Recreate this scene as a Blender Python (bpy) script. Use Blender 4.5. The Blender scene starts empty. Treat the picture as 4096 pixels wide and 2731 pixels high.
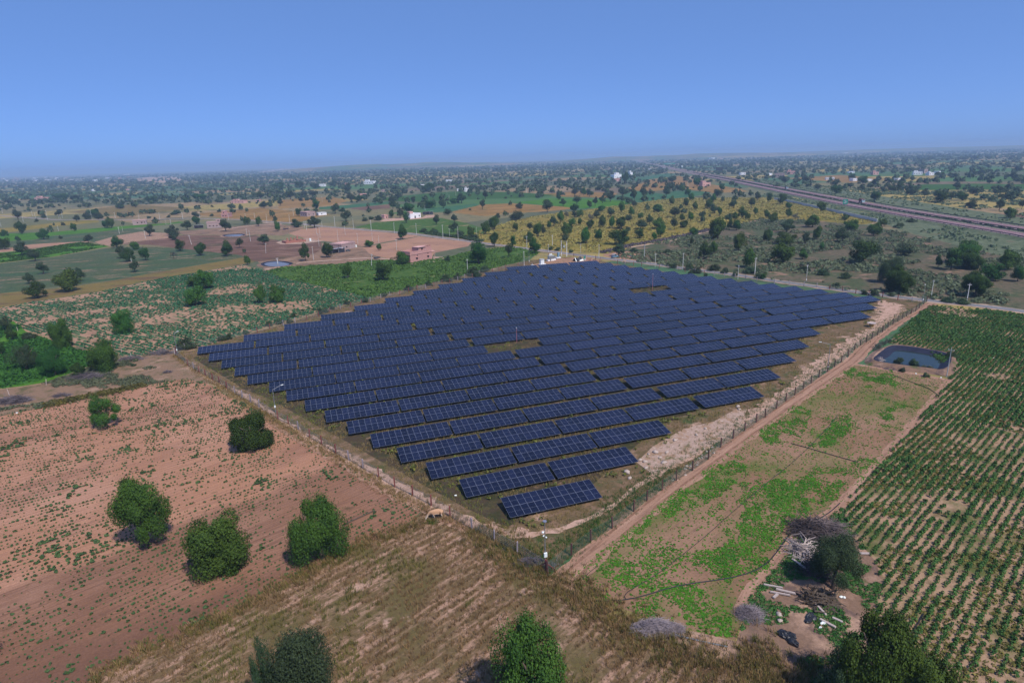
import bpy, math, random
import numpy as np
from math import radians as R, sin, cos, pi
random.seed(7); rng = np.random.default_rng(7)
C = bpy.data.collections.new('scene'); bpy.context.scene.collection.children.link(C)
sc = bpy.context.scene
# ------------------------------------------------------------------ camera
F, PIT, ROLL, YAW = 2500.87/4096*36, R(16.256), R(-1.736), R(19.077)
CAM = np.array([-8.983, -76.362, 50.91])
cam = bpy.data.cameras.new('camera'); cam.lens = F; cam.sensor_width = 36; cam.clip_start = 1; cam.clip_end = 60000
co = bpy.data.objects.new('camera', cam); C.objects.link(co); co.location = CAM
fw = np.array([sin(YAW)*cos(PIT), cos(YAW)*cos(PIT), -sin(PIT)])
rt = np.array([cos(YAW), -sin(YAW), 0.]); up = np.cross(rt, fw)
rt2 = rt*cos(ROLL) + up*sin(ROLL); up2 = -rt*sin(ROLL) + up*cos(ROLL)
from mathutils import Matrix, Vector
M = Matrix(((rt2[0], up2[0], -fw[0]), (rt2[1], up2[1], -fw[1]), (rt2[2], up2[2], -fw[2])))
co.rotation_euler = M.to_euler(); sc.camera = co
# ------------------------------------------------------------------ world and sun
SUN_AZ, SUN_EL = 162, 54
w = bpy.data.worlds.new("World"); sc.world = w; w.use_nodes = True
nt = w.node_tree; nt.nodes.clear()
sky = nt.nodes.new('ShaderNodeTexSky'); sky.sky_type = 'NISHITA'; sky.sun_disc = False
sky.sun_elevation = R(SUN_EL); sky.sun_rotation = R(SUN_AZ)
sky.altitude = 0; sky.air_density = 0.3; sky.dust_density = 1.0; sky.ozone_density = 10.0
mxw = nt.nodes.new('ShaderNodeMix'); mxw.data_type = 'RGBA'; mxw.inputs[0].default_value = .55; mxw.inputs[7].default_value = (1.75, 3.5, 8.1, 1)   # the even blue of a hazy noon sky
gn = nt.nodes.new('ShaderNodeVectorMath'); gn.operation = 'SCALE'; gn.inputs['Scale'].default_value = 1.95
bg = nt.nodes.new('ShaderNodeBackground'); bg.inputs['Strength'].default_value = 0.1
wo = nt.nodes.new('ShaderNodeOutputWorld')
nt.links.new(sky.outputs[0], gn.inputs[0]); nt.links.new(gn.outputs[0], mxw.inputs[6]); nt.links.new(mxw.outputs[2], bg.inputs[0]); nt.links.new(bg.outputs[0], wo.inputs[0])
sl = bpy.data.lights.new('sun', 'SUN'); sl.energy = 4.4; sl.angle = R(0.5); sl.color = (1.0, .92, .84)
so = bpy.data.objects.new('sun', sl); C.objects.link(so)
sd = Vector((sin(R(SUN_AZ))*cos(R(SUN_EL)), cos(R(SUN_AZ))*cos(R(SUN_EL)), sin(R(SUN_EL))))
so.rotation_euler = sd.to_track_quat('Z', 'Y').to_euler(); so.location = (0, 0, 200)
sc.view_settings.view_transform = 'Standard'; sc.view_settings.look = 'None'; sc.view_settings.exposure = 0.0; sc.view_settings.gamma = 1
sc.cycles.max_bounces = 5; sc.cycles.diffuse_bounces = 1; sc.cycles.glossy_bounces = 2; sc.cycles.transparent_max_bounces = 6
sc.cycles.volume_bounces = 0; sc.cycles.use_adaptive_sampling = True; sc.cycles.adaptive_threshold = 0.02

# ------------------------------------------------------------------ helpers
def V(x, y, z=0.):                       # a point of the ground plane seen at (x, y) of the 2352-wide overview
    X, Y = x*1.7415, y*1.7415
    d = fw + rt2*(X-2048)/2500.87 - up2*(Y-1365.5)/2500.87
    t = (z-CAM[2])/d[2]
    return CAM + d*t
def toV(p):
    d = np.asarray(p, float) - CAM; z = d@fw
    return (2048 + 2500.87*(d@rt2)/z)/1.7415, (1365.5 - 2500.87*(d@up2)/z)/1.7415
def K(k, oy, x, y): return (588.03*k + x/4.0, oy/1.7415 + y/4.0)     # survey tile -> overview
def dist(p): return float(np.linalg.norm(np.asarray(p)-CAM))
def mpp(p): return float((np.asarray(p, float)-CAM)@fw)/2500.87*1.7415          # metres per overview pixel at p

def mesh(name, v, f, mats=None, mi=None, smooth=False):
    me = bpy.data.meshes.new(name)
    v = np.asarray(v, np.float32).reshape(-1, 3)
    if isinstance(f, np.ndarray):
        n, k = f.shape
        me.vertices.add(len(v)); me.vertices.foreach_set('co', v.ravel())
        me.loops.add(n*k); me.loops.foreach_set('vertex_index', f.astype(np.int32).ravel())
        me.polygons.add(n); me.polygons.foreach_set('loop_start', np.arange(0, n*k, k, dtype=np.int32))
        me.polygons.foreach_set('loop_total', np.full(n, k, np.int32))
    else:
        me.from_pydata(v.tolist(), [], f)
    for m in (mats if isinstance(mats, (list, tuple)) else [mats] if mats else []): me.materials.append(m)
    if mi is not None: me.polygons.foreach_set('material_index', np.asarray(mi, np.int32))
    if smooth: me.polygons.foreach_set('use_smooth', np.ones(len(me.polygons), bool))
    me.update(calc_edges=True); me.validate()
    return me
def link(name, me, parent=None, loc=None, rz=0, scale=None):
    o = bpy.data.objects.new(name, me); C.objects.link(o)
    if parent: o.parent = parent
    if loc is not None: o.location = loc
    if rz: o.rotation_euler = (0, 0, rz)
    if scale is not None: o.scale = scale
    return o
def tag(o, label=None, cat=None, group=None, kind=None):
    if label: o['label'] = label
    if cat: o['category'] = cat
    if group: o['group'] = group
    if kind: o['kind'] = kind
    return o
def empty(name, loc, rz=0, scale=None):
    o = bpy.data.objects.new(name, None); C.objects.link(o); o.location = loc; o.rotation_euler = (0, 0, rz)
    o.empty_display_size = .2
    if scale is not None: o.scale = scale
    return o
class MB:
    def __init__(s): s.v = []; s.f = []; s.m = []
    def box(s, c, d, rz=0, m=0, taper=1.0, rx=0):
        i = len(s.v); cz, sz = cos(rz), sin(rz); cx, sx = cos(rx), sin(rx)
        for z in (-.5, .5):
            t = 1 if z < 0 else taper
            for x, y in ((-.5, -.5), (.5, -.5), (.5, .5), (-.5, .5)):
                X, Y, Z = x*d[0]*t, y*d[1]*t, z*d[2]
                Y, Z = Y*cx-Z*sx, Y*sx+Z*cx
                s.v.append((c[0]+X*cz-Y*sz, c[1]+X*sz+Y*cz, c[2]+Z))
        for q in ((0, 3, 2, 1), (4, 5, 6, 7), (0, 1, 5, 4), (1, 2, 6, 5), (2, 3, 7, 6), (3, 0, 4, 7)):
            s.f.append(tuple(i+k for k in q)); s.m.append(m)
        return s
    def tube(s, pts, r, n=6, m=0, cap=True):
        pts = [Vector(p) for p in pts]; r = r if isinstance(r, (list, tuple)) else [r]*len(pts)
        i0 = len(s.v)
        for k, p in enumerate(pts):
            t = (pts[min(k+1, len(pts)-1)] - pts[max(k-1, 0)])
            if t.length < 1e-6: t = Vector((0, 0, 1))
            t.normalize(); a = t.cross(Vector((0, 0, 1)) if abs(t.z) < .9 else Vector((1, 0, 0))).normalized(); b = t.cross(a)
            for j in range(n):
                an = 2*pi*j/n; q = p + (a*cos(an)+b*sin(an))*r[k]; s.v.append(tuple(q))
        for k in range(len(pts)-1):
            for j in range(n):
                a, b = i0+k*n+j, i0+k*n+(j+1) % n
                s.f.append((a, b, b+n, a+n)); s.m.append(m)
        if cap:
            s.f.append(tuple(i0+j for j in range(n))[::-1]); s.m.append(m)
            s.f.append(tuple(i0+(len(pts)-1)*n+j for j in range(n))); s.m.append(m)
        return s
    def sphere(s, c, r, m=0, nu=8, nv=5, jit=0):
        i0 = len(s.v); r = r if isinstance(r, (list, tuple)) else (r, r, r)
        for a in range(nv+1):
            th = pi*a/nv
            for b in range(nu):
                ph = 2*pi*b/nu; q = 1+jit*(random.random()-.5)
                s.v.append((c[0]+r[0]*sin(th)*cos(ph)*q, c[1]+r[1]*sin(th)*sin(ph)*q, c[2]+r[2]*cos(th)*q))
        for a in range(nv):
            for b in range(nu):
                p, q = i0+a*nu+b, i0+a*nu+(b+1) % nu
                s.f.append((p, p+nu, q+nu, q)); s.m.append(m)
        return s
    def me(s, name, mats, smooth=False): return mesh(name, s.v, s.f, mats, s.m, smooth)
    def build(s, name, mats, parent=None, loc=None, rz=0, smooth=False):
        return link(name, s.me(name, mats, smooth), parent, loc, rz)

def inpoly(px, py, poly):
    px = np.asarray(px, float); py = np.asarray(py, float); r = np.zeros(px.shape, bool); n = len(poly)
    for i in range(n):
        x1, y1 = poly[i][:2]; x2, y2 = poly[(i+1) % n][:2]
        c = ((y1 > py) != (y2 > py)) & (px < (x2-x1)*(py-y1)/((y2-y1) if y2 != y1 else 1e-9)+x1)
        r ^= c
    return r
_g = np.random.default_rng(3).random((256, 256))
def vnoise(x, y, s, o=0):                 # smooth value noise 0..1
    x = np.asarray(x)/s+o*17.3+100; y = np.asarray(y)/s+o*9.1+100
    xi = np.floor(x).astype(int); yi = np.floor(y).astype(int); fx = x-xi; fy = y-yi
    fx = fx*fx*(3-2*fx); fy = fy*fy*(3-2*fy)
    g = lambda a, b: _g[a % 256, b % 256]
    return (g(xi, yi)*(1-fx)+g(xi+1, yi)*fx)*(1-fy)+(g(xi, yi+1)*(1-fx)+g(xi+1, yi+1)*fx)*fy
def fbm(x, y, s, o=0): return (vnoise(x, y, s, o)+.5*vnoise(x, y, s/2, o+1)+.25*vnoise(x, y, s/4, o+2))/1.75

# ------------------------------------------------------------------ materials
def lin(c):
    return tuple(((v/255)/12.92 if v/255 <= .04045 else (((v/255)+.055)/1.055)**2.4) for v in c)
MATS = {}
def simple(name, col, rough=.7, metal=0, var=0., vs=3., spec=.3):
    m = bpy.data.materials.new(name); m.use_nodes = True; t = m.node_tree; b = t.nodes['Principled BSDF']
    b.inputs['Roughness'].default_value = rough; b.inputs['Metallic'].default_value = metal
    b.inputs['Specular IOR Level'].default_value = spec
    if var:
        tc = t.nodes.new('ShaderNodeTexCoord'); n = t.nodes.new('ShaderNodeTexNoise'); n.inputs['Scale'].default_value = vs; n.inputs['Detail'].default_value = 5
        t.links.new(tc.outputs['Object'], n.inputs['Vector'])
        mx = t.nodes.new('ShaderNodeMix'); mx.data_type = 'RGBA'
        mx.inputs[6].default_value = (*[v*(1-var) for v in col], 1); mx.inputs[7].default_value = (*[min(1, v*(1+var)) for v in col], 1)
        t.links.new(n.outputs['Fac'], mx.inputs[0]); t.links.new(mx.outputs[2], b.inputs['Base Color'])
    else: b.inputs['Base Color'].default_value = (*col, 1)
    MATS[name] = m; return m
def ground_mat(name, base, layers, bump=.3, bscale=2., rows=None):
    """layers: (colour, noise scale, lo, hi, stretch (sx, sy, angle) or None)"""
    m = bpy.data.materials.new(name); m.use_nodes = True; t = m.node_tree; b = t.nodes['Principled BSDF']
    b.inputs['Roughness'].default_value = .95; b.inputs['Specular IOR Level'].default_value = .1
    g = t.nodes.new('ShaderNodeNewGeometry')
    def col(c):
        n = t.nodes.new('ShaderNodeRGB'); n.outputs[0].default_value = (*c, 1); return n.outputs[0]
    cur = col(base)
    for i, (c, s, lo, hi, st) in enumerate(layers):
        mp = t.nodes.new('ShaderNodeMapping'); t.links.new(g.outputs['Position'], mp.inputs['Vector'])
        mp.inputs['Location'].default_value = (13.7*i+3, 7.1*i, 0)
        if st:
            mp.vector_type = 'TEXTURE'
            mp.inputs['Rotation'].default_value = (0, 0, R(st[2])); mp.inputs['Scale'].default_value = (st[0], st[1], 1)
        n = t.nodes.new('ShaderNodeTexNoise'); n.inputs['Scale'].default_value = s; n.inputs['Detail'].default_value = 6; n.inputs['Roughness'].default_value = .62
        t.links.new(mp.outputs[0], n.inputs['Vector'])
        mr = t.nodes.new('ShaderNodeMapRange'); mr.inputs[1].default_value = lo; mr.inputs[2].default_value = hi
        t.links.new(n.outputs['Fac'], mr.inputs[0])
        mx = t.nodes.new('ShaderNodeMix'); mx.data_type = 'RGBA'
        t.links.new(mr.outputs[0], mx.inputs[0]); t.links.new(cur, mx.inputs[6]); mx.inputs[7].default_value = (*c, 1)
        cur = mx.outputs[2]
    if rows:                            # (colour, spacing, angle, lo, hi)
        for (c, sp, an, lo, hi) in rows:
            mp = t.nodes.new('ShaderNodeMapping'); t.links.new(g.outputs['Position'], mp.inputs['Vector'])
            mp.inputs['Rotation'].default_value = (0, 0, R(-an-90))
            wv = t.nodes.new('ShaderNodeTexWave'); wv.inputs['Scale'].default_value = 2*pi/sp/20; wv.inputs['Distortion'].default_value = 1.6
            wv.inputs['Detail'].default_value = 3; wv.inputs['Detail Scale'].default_value = .6
            t.links.new(mp.outputs[0], wv.inputs['Vector'])
            n2 = t.nodes.new('ShaderNodeTexNoise'); n2.inputs['Scale'].default_value = .25; n2.inputs['Detail'].default_value = 5
            t.links.new(g.outputs['Position'], n2.inputs['Vector'])
            ml = t.nodes.new('ShaderNodeMath'); ml.operation = 'MULTIPLY'; t.links.new(wv.outputs['Fac'], ml.inputs[0]); t.links.new(n2.outputs['Fac'], ml.inputs[1])
            mr = t.nodes.new('ShaderNodeMapRange'); mr.inputs[1].default_value = lo; mr.inputs[2].default_value = hi
            t.links.new(ml.outputs[0], mr.inputs[0])
            mx = t.nodes.new('ShaderNodeMix'); mx.data_type = 'RGBA'
            t.links.new(mr.outputs[0], mx.inputs[0]); t.links.new(cur, mx.inputs[6]); mx.inputs[7].default_value = (*c, 1)
            cur = mx.outputs[2]
    # fine light/dark grain of clods and small stones
    n = t.nodes.new('ShaderNodeTexNoise'); n.inputs['Scale'].default_value = bscale; n.inputs['Detail'].default_value = 8; n.inputs['Roughness'].default_value = .7
    t.links.new(g.outputs['Position'], n.inputs['Vector'])
    mr = t.nodes.new('ShaderNodeMapRange'); mr.inputs[1].default_value = .3; mr.inputs[2].default_value = .7; mr.inputs[3].default_value = .78; mr.inputs[4].default_value = 1.2
    t.links.new(n.outputs['Fac'], mr.inputs[0])
    vm = t.nodes.new('ShaderNodeVectorMath'); vm.operation = 'SCALE'; t.links.new(cur, vm.inputs[0]); t.links.new(mr.outputs[0], vm.inputs['Scale'])
    t.links.new(vm.outputs[0], b.inputs['Base Color'])
    if bump:
        bp = t.nodes.new('ShaderNodeBump'); bp.inputs['Strength'].default_value = bump; bp.inputs['Distance'].default_value = .15
        t.links.new(n.outputs['Fac'], bp.inputs['Height']); t.links.new(bp.outputs[0], b.inputs['Normal'])
    MATS[name] = m; return m
def mosaic_mat(name, cols, cell, ang, layers, st=(1.7, 1)):
    """a patchwork of distant fields, each cell of the plain its own crop"""
    m = ground_mat(name, cols[0], layers, .2, .5); t = m.node_tree; g = [n for n in t.nodes if n.type == 'NEW_GEOMETRY'][0]
    mp = t.nodes.new('ShaderNodeMapping'); mp.vector_type = 'TEXTURE'; mp.inputs['Rotation'].default_value = (0, 0, R(ang)); mp.inputs['Scale'].default_value = (st[0]*cell, st[1]*cell, 1)
    t.links.new(g.outputs['Position'], mp.inputs['Vector'])
    vo = t.nodes.new('ShaderNodeTexVoronoi'); vo.voronoi_dimensions = '2D'; vo.distance = 'CHEBYCHEV'; vo.inputs['Scale'].default_value = 1.; vo.inputs['Randomness'].default_value = .75
    t.links.new(mp.outputs[0], vo.inputs['Vector'])
    sx = t.nodes.new('ShaderNodeSeparateColor'); t.links.new(vo.outputs['Color'], sx.inputs[0])
    cr = t.nodes.new('ShaderNodeValToRGB'); cr.color_ramp.interpolation = 'CONSTANT'; el = cr.color_ramp.elements
    while len(el) > 1: el.remove(el[-1])
    el[0].position = 0; el[0].color = (*cols[0], 1)
    for i, c in enumerate(cols[1:]): e = el.new((i+1)/len(cols)); e.color = (*c, 1)
    t.links.new(sx.outputs[0], cr.inputs[0])
    rgb = [n for n in t.nodes if n.type == 'RGB'][0]; mxs = [l for l in t.links if l.from_node == rgb]
    for l in mxs: to = l.to_socket; t.links.remove(l); t.links.new(cr.outputs[0], to)
    return m
def leaf_mat(name, c1, c2, c3=None, rough=.75):
    """foliage: every leaf clump its own tone, the whole plant shifted a little"""
    m = bpy.data.materials.new(name); m.use_nodes = True; t = m.node_tree; b = t.nodes['Principled BSDF']
    b.inputs['Roughness'].default_value = rough; b.inputs['Specular IOR Level'].default_value = .15
    g = t.nodes.new('ShaderNodeNewGeometry'); oi = t.nodes.new('ShaderNodeObjectInfo')
    n = t.nodes.new('ShaderNodeTexNoise'); n.inputs['Scale'].default_value = .45; n.inputs['Detail'].default_value = 3
    t.links.new(g.outputs['Position'], n.inputs['Vector'])
    a = t.nodes.new('ShaderNodeMath'); a.operation = 'MULTIPLY_ADD'; t.links.new(g.outputs['Random Per Island'], a.inputs[0]); a.inputs[1].default_value = .5
    mr = t.nodes.new('ShaderNodeMapRange'); mr.inputs[1].default_value = .35; mr.inputs[2].default_value = .65; mr.inputs[3].default_value = 0; mr.inputs[4].default_value = .5
    t.links.new(n.outputs['Fac'], mr.inputs[0]); t.links.new(mr.outputs[0], a.inputs[2])
    mx = t.nodes.new('ShaderNodeMix'); mx.data_type = 'RGBA'; mx.inputs[6].default_value = (*c1, 1); mx.inputs[7].default_value = (*c2, 1)
    t.links.new(a.outputs[0], mx.inputs[0])
    h = t.nodes.new('ShaderNodeHueSaturation')
    m1 = t.nodes.new('ShaderNodeMapRange'); m1.inputs[3].default_value = .47; m1.inputs[4].default_value = .53; t.links.new(oi.outputs['Random'], m1.inputs[0])
    m2 = t.nodes.new('ShaderNodeMapRange'); m2.inputs[3].default_value = .8; m2.inputs[4].default_value = 1.25; t.links.new(oi.outputs['Random'], m2.inputs[0])
    t.links.new(m1.outputs[0], h.inputs['Hue']); t.links.new(m2.outputs[0], h.inputs['Value']); t.links.new(mx.outputs[2], h.inputs['Color'])
    t.links.new(h.outputs[0], b.inputs['Base Color'])
    MATS[name] = m; return m

SOIL = (.37, .188, .112); SOILD = (.22, .115, .078); PALE = (.50, .34, .26); DRY = (.20, .135, .06); WEED = (.05, .085, .02)
mosaic_mat('far_plain', [(.13, .13, .06), (.27, .19, .10), (.065, .14, .04), (.18, .155, .075), (.10, .11, .06), (.30, .23, .075), (.17, .125, .08), (.06, .13, .06), (.14, .14, .075)], 130, 24, [((.075, .085, .045), .012, .54, .66, None), ((.07, .08, .045), .12, .52, .68, None)])
ground_mat('site_soil', (.20, .125, .078), [((.10, .07, .032), 1.3, .50, .62, None), ((.115, .082, .040), .4, .40, .56, None), ((.06, .075, .025), .18, .54, .66, None), ((.40, .26, .19), .11, .60, .68, None)], .5, 3)
fm_ = ground_mat('front_soil', SOIL, [((.43, .235, .155), .05, .45, .65, None), ((.20, .10, .065), .035, .50, .64, (2.6, .8, 28)), ((.25, .13, .085), .9, .46, .64, (9, .28, 24)), ((.14, .10, .05), .3, .62, .72, None)], .6, 3.5)
t = fm_.node_tree; g = [n for n in t.nodes if n.type == 'NEW_GEOMETRY'][0]     # soil scaled darker over the lower half of the field, with a noisy edge
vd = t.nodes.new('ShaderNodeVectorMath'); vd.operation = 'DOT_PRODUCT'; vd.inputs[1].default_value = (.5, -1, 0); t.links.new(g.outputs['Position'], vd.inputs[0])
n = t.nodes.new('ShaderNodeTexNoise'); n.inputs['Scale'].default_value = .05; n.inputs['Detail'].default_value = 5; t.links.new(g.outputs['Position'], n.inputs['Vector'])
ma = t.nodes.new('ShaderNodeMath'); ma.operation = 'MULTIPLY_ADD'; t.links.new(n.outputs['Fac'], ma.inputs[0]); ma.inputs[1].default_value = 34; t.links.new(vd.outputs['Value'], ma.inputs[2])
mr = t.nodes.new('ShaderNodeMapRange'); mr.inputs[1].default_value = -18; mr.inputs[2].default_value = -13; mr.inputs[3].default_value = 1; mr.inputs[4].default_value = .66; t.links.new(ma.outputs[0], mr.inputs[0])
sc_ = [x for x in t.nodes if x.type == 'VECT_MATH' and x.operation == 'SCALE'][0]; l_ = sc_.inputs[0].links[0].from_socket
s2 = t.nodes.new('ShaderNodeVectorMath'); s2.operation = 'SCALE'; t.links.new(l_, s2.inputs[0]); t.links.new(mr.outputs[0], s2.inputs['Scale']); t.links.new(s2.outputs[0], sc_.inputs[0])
ground_mat('stubble_soil', (.38, .235, .165), [((.15, .10, .05), .55, .40, .54, (2.6, .55, 26)), ((.12, .095, .038), .09, .50, .62, None), ((.10, .07, .035), 1.6, .52, .64, None), ((.42, .27, .20), .22, .62, .68, None)], .8, 4)
ground_mat('seedling_soil', (.22, .125, .072), [((.12, .125, .035), .12, .43, .58, (2, 1, 25)), ((.27, .16, .10), .06, .45, .62, None), ((.17, .10, .065), 1.1, .5, .72, (4, .35, 24))], .4, 3)
ground_mat('cotton_soil', (.33, .215, .135), [((.10, .11, .035), .12, .50, .62, None), ((.17, .115, .065), .5, .5, .64, None)], .4, 3)
ground_mat('cabbage_soil', (.34, .205, .13), [((.06, .12, .045), .25, .50, .62, (3, .6, -54)), ((.24, .14, .09), .3, .5, .65, (3, .6, -54))], .4, 2.5)
ground_mat('yard_soil', (.20, .125, .085), [((.36, .23, .16), .12, .50, .62, None), ((.06, .09, .025), .22, .58, .68, None), ((.13, .085, .07), .4, .52, .64, None)], .5, 3)
ground_mat('verge_soil', (.22, .14, .09), [((.34, .22, .15), .12, .55, .65, None), ((.09, .085, .035), .3, .5, .65, None)], .5, 2.5)
ground_mat('bare_tan', (.34, .19, .12), [((.27, .15, .10), .06, .45, .62, (2, 1, -25)), ((.38, .225, .15), .6, .5, .7, (3, .6, -20)), ((.20, .13, .08), .08, .60, .68, None)], .25, 2)
ground_mat('array_soil_shaded', (.062, .045, .028), [((.04, .042, .018), .3, .48, .6, None), ((.20, .13, .085), .16, .62, .68, None), ((.085, .068, .03), .6, .52, .64, None)], .5, 3)  # dark grassy soil, with the shade between the tables darkened into its colour
ground_mat('yard_brown', (.24, .15, .10), [((.15, .10, .065), .09, .48, .60, None), ((.33, .21, .14), .05, .55, .66, (2, 1, -20)), ((.07, .085, .03), .15, .60, .68, None), ((.16, .11, .07), .7, .5, .68, None)], .4, 2)
ground_mat('ploughed', (.115, .064, .045), [((.25, .15, .105), .22, .50, .60, (6, .6, -14)), ((.09, .07, .04), .03, .55, .65, None)], .4, 1.2)
ground_mat('dark_crop', (.05, .105, .018), [((.10, .14, .03), .35, .5, .64, None), ((.33, .22, .14), .10, .60, .66, (2.5, 1, 5)), ((.03, .07, .015), .5, .5, .7, None)], .6, 1.5)
ground_mat('vivid_green', (.045, .135, .01), [((.075, .175, .015), .05, .4, .6, None), ((.03, .085, .01), .7, .5, .7, None)], .5, 1.5)
ground_mat('deep_green', (.03, .085, .012), [((.055, .11, .02), .2, .45, .62, None), ((.018, .05, .01), .8, .5, .7, None)], .7, 1.5)
ground_mat('teal_crop', (.035, .105, .045), [((.06, .13, .06), .08, .45, .6, None), ((.10, .10, .04), .05, .62, .7, None)], .5, 1)
ground_mat('grey_green', (.075, .095, .045), [((.05, .092, .04), .035, .45, .58, (2, 1, 0)), ((.26, .17, .11), .12, .54, .66, (3, .8, 0)), ((.035, .05, .025), .6, .48, .66, None)], .4, 1)
ground_mat('yellow_crop', (.21, .16, .035), [((.27, .205, .05), .05, .5, .62, None), ((.13, .125, .02), .035, .52, .64, None), ((.17, .12, .02), .5, .48, .66, None)], .5, 1.2)
ground_mat('orange_crop', (.21, .12, .035), [((.28, .165, .055), .04, .45, .6, (2, 1, 10)), ((.11, .10, .03), .06, .55, .65, None)], .4, 1)
ground_mat('dry_strip', (.17, .125, .04), [((.12, .075, .04), .1, .5, .62, (4, 1, -20)), ((.09, .10, .03), .2, .55, .66, None)], .4, 1.2)
ground_mat('scrub', (.12, .095, .06), [((.07, .085, .04), .05, .46, .58, None), ((.25, .155, .105), .10, .57, .66, None), ((.04, .055, .025), .45, .5, .68, None)], .6, 1.2)
ground_mat('verge_scrub', (.10, .12, .065), [((.13, .155, .09), .12, .46, .6, None), ((.045, .07, .03), .3, .5, .66, None), ((.16, .11, .07), .06, .62, .7, None)], .6, 1.)
ground_mat('furrow_pink', (.34, .21, .14), [((.19, .12, .08), .5, .48, .62, (4, .5, 60)), ((.06, .10, .025), .2, .6, .68, None)], .4, 2)
ground_mat('path_sand', (.44, .285, .215), [((.38, .24, .17), .5, .46, .62, None), ((.19, .13, .07), .45, .55, .63, None)], .4, 3)
ground_mat('track_soil', (.31, .18, .12), [((.38, .23, .16), .4, .5, .65, (5, .4, 26)), ((.20, .115, .08), .7, .52, .68, (6, .3, 26))], .4, 3)
ground_mat('rut_soil', (.21, .115, .075), [((.30, .175, .12), .5, .5, .64, None)], .3, 3)
ground_mat('rocky', (.38, .265, .205), [((.30, .19, .12), .4, .5, .6, None), ((.13, .12, .05), .3, .58, .66, None), ((.52, .41, .34), 1.2, .60, .68, None)], 1., 2.5)
ground_mat('asphalt', (.17, .17, .175), [((.23, .22, .22), .3, .45, .65, None), ((.12, .12, .125), 1.5, .55, .7, None)], .2, 5)
ground_mat('shoulder', (.42, .29, .22), [((.24, .18, .11), .3, .5, .62, None)], .4, 2)
ground_mat('old_asphalt', (.19, .115, .125), [((.23, .145, .155), .05, .4, .6, (6, .5, 75)), ((.12, .085, .085), .4, .55, .7, None)], .1, 2)
ground_mat('bare_rise', (.42, .29, .20), [((.25, .17, .10), .02, .5, .6, None), ((.06, .07, .04), .03, .56, .62, None)], .3, .5)
leaf_mat('leaf_dark', (.014, .042, .009), (.045, .10, .016))
leaf_mat('leaf_bright', (.022, .060, .010), (.070, .138, .020))
leaf_mat('leaf_olive', (.022, .042, .018), (.055, .085, .036))
leaf_mat('leaf_grey', (.05, .055, .045), (.12, .13, .10))
leaf_mat('leaf_far', (.026, .050, .023), (.078, .118, .05))
leaf_mat('leaf_scrub', (.045, .065, .03), (.15, .18, .10))
leaf_mat('leaf_cotton', (.024, .066, .012), (.080, .145, .034))
leaf_mat('leaf_seed', (.035, .092, .006), (.090, .165, .012))
leaf_mat('leaf_young', (.03, .06, .018), (.075, .115, .04))
leaf_mat('grass_lush', (.025, .07, .012), (.07, .13, .03))
leaf_mat('twig_dark', (.035, .026, .026), (.14, .105, .105))
leaf_mat('leaf_cabbage', (.02, .075, .03), (.05, .14, .06))
leaf_mat('straw', (.13, .085, .035), (.34, .23, .10))
leaf_mat('straw_green', (.07, .085, .018), (.22, .19, .05))
leaf_mat('flower_weed', (.045, .058, .016), (.17, .16, .035))
leaf_mat('twig', (.055, .045, .05), (.20, .17, .18))
leaf_mat('hay', (.16, .13, .13), (.38, .32, .33))
simple('bark', (.10, .075, .055), .9, var=.4, vs=4)
simple('glass', (.013, .019, .055), .2, spec=.28)
simple('alu', (.24, .26, .33), .45, .3)
simple('steel', (.30, .31, .33), .5, .6)
simple('red_post', (.22, .065, .055), .85, var=.3, vs=3)
simple('dark_post', (.10, .045, .042), .85, var=.3, vs=3)
simple('grey_post', (.33, .28, .30), .85, var=.3, vs=3)
simple('wire', (.22, .24, .23), .6, .3)
simple('netting', (.03, .12, .075), .8)
simple('concrete', (.55, .55, .53), .85, var=.15, vs=1.5)
simple('white_paint', (.78, .78, .80), .7, var=.1, vs=1.5)
simple('pink_wall', (.45, .245, .215), .9, var=.28, vs=1.2)
simple('pink_pale', (.58, .34, .30), .9, var=.2, vs=.8)
simple('greyish_wall', (.36, .27, .255), .9, var=.25, vs=1.)
simple('dark_open', (.015, .013, .013), .9)
simple('metal_sheet', (.62, .70, .76), .4, .3, var=.1)
simple('black_sheet', (.018, .019, .024), .45, spec=.5)
simple('liner', (.020, .023, .042), .75, var=.6, vs=1.2, spec=.12)
simple('water', (.020, .030, .022), .12, var=.6, vs=.5, spec=.25)
simple('water_pale', (.15, .155, .175), .3, var=.3, vs=.4, spec=.2)
simple('brick', (.35, .15, .11), .9, var=.3, vs=2)
simple('thatch', (.16, .11, .07), .95, var=.35, vs=3)
simple('cow_hide', (.62, .42, .28), .85, var=.22, vs=1.4)
simple('cow_white', (.72, .62, .52), .85)
simple('horn', (.06, .05, .045), .6)
simple('tyre', (.02, .02, .02), .9)
simple('cab_white', (.70, .75, .76), .4)
simple('cab_teal', (.05, .30, .30), .4)
simple('rust_red', (.16, .035, .028), .7, var=.3, vs=1.5)
simple('window', (.03, .035, .045), .1, spec=.6)
simple('sign_green', (.02, .30, .20), .5)
simple('sign_back', (.04, .042, .045), .7)
simple('blue_sheet', (.05, .22, .55), .6)
simple('machine_grey', (.42, .44, .42), .6, var=.1)
simple('machine_blue', (.16, .28, .36), .6, var=.1)
simple('rock', (.42, .34, .29), .95, var=.25, vs=4)
simple('wood_pale', (.40, .33, .30), .9, var=.3, vs=4)
simple('drum_yellow', (.42, .25, .05), .7, var=.2)
simple('white_line', (.6, .6, .58), .8)
simple('barrier', (.05, .05, .075), .8, var=.2)
simple('hose', (.02, .02, .025), .6)
simple('plastic_white', (.75, .80, .78), .5)
simple('blanket_blue', (.10, .16, .40), .8)
simple('mast_red', (.45, .16, .17), .7)
m = bpy.data.materials['glass']; t = m.node_tree          # thin silver busbars across the dark cells
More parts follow.
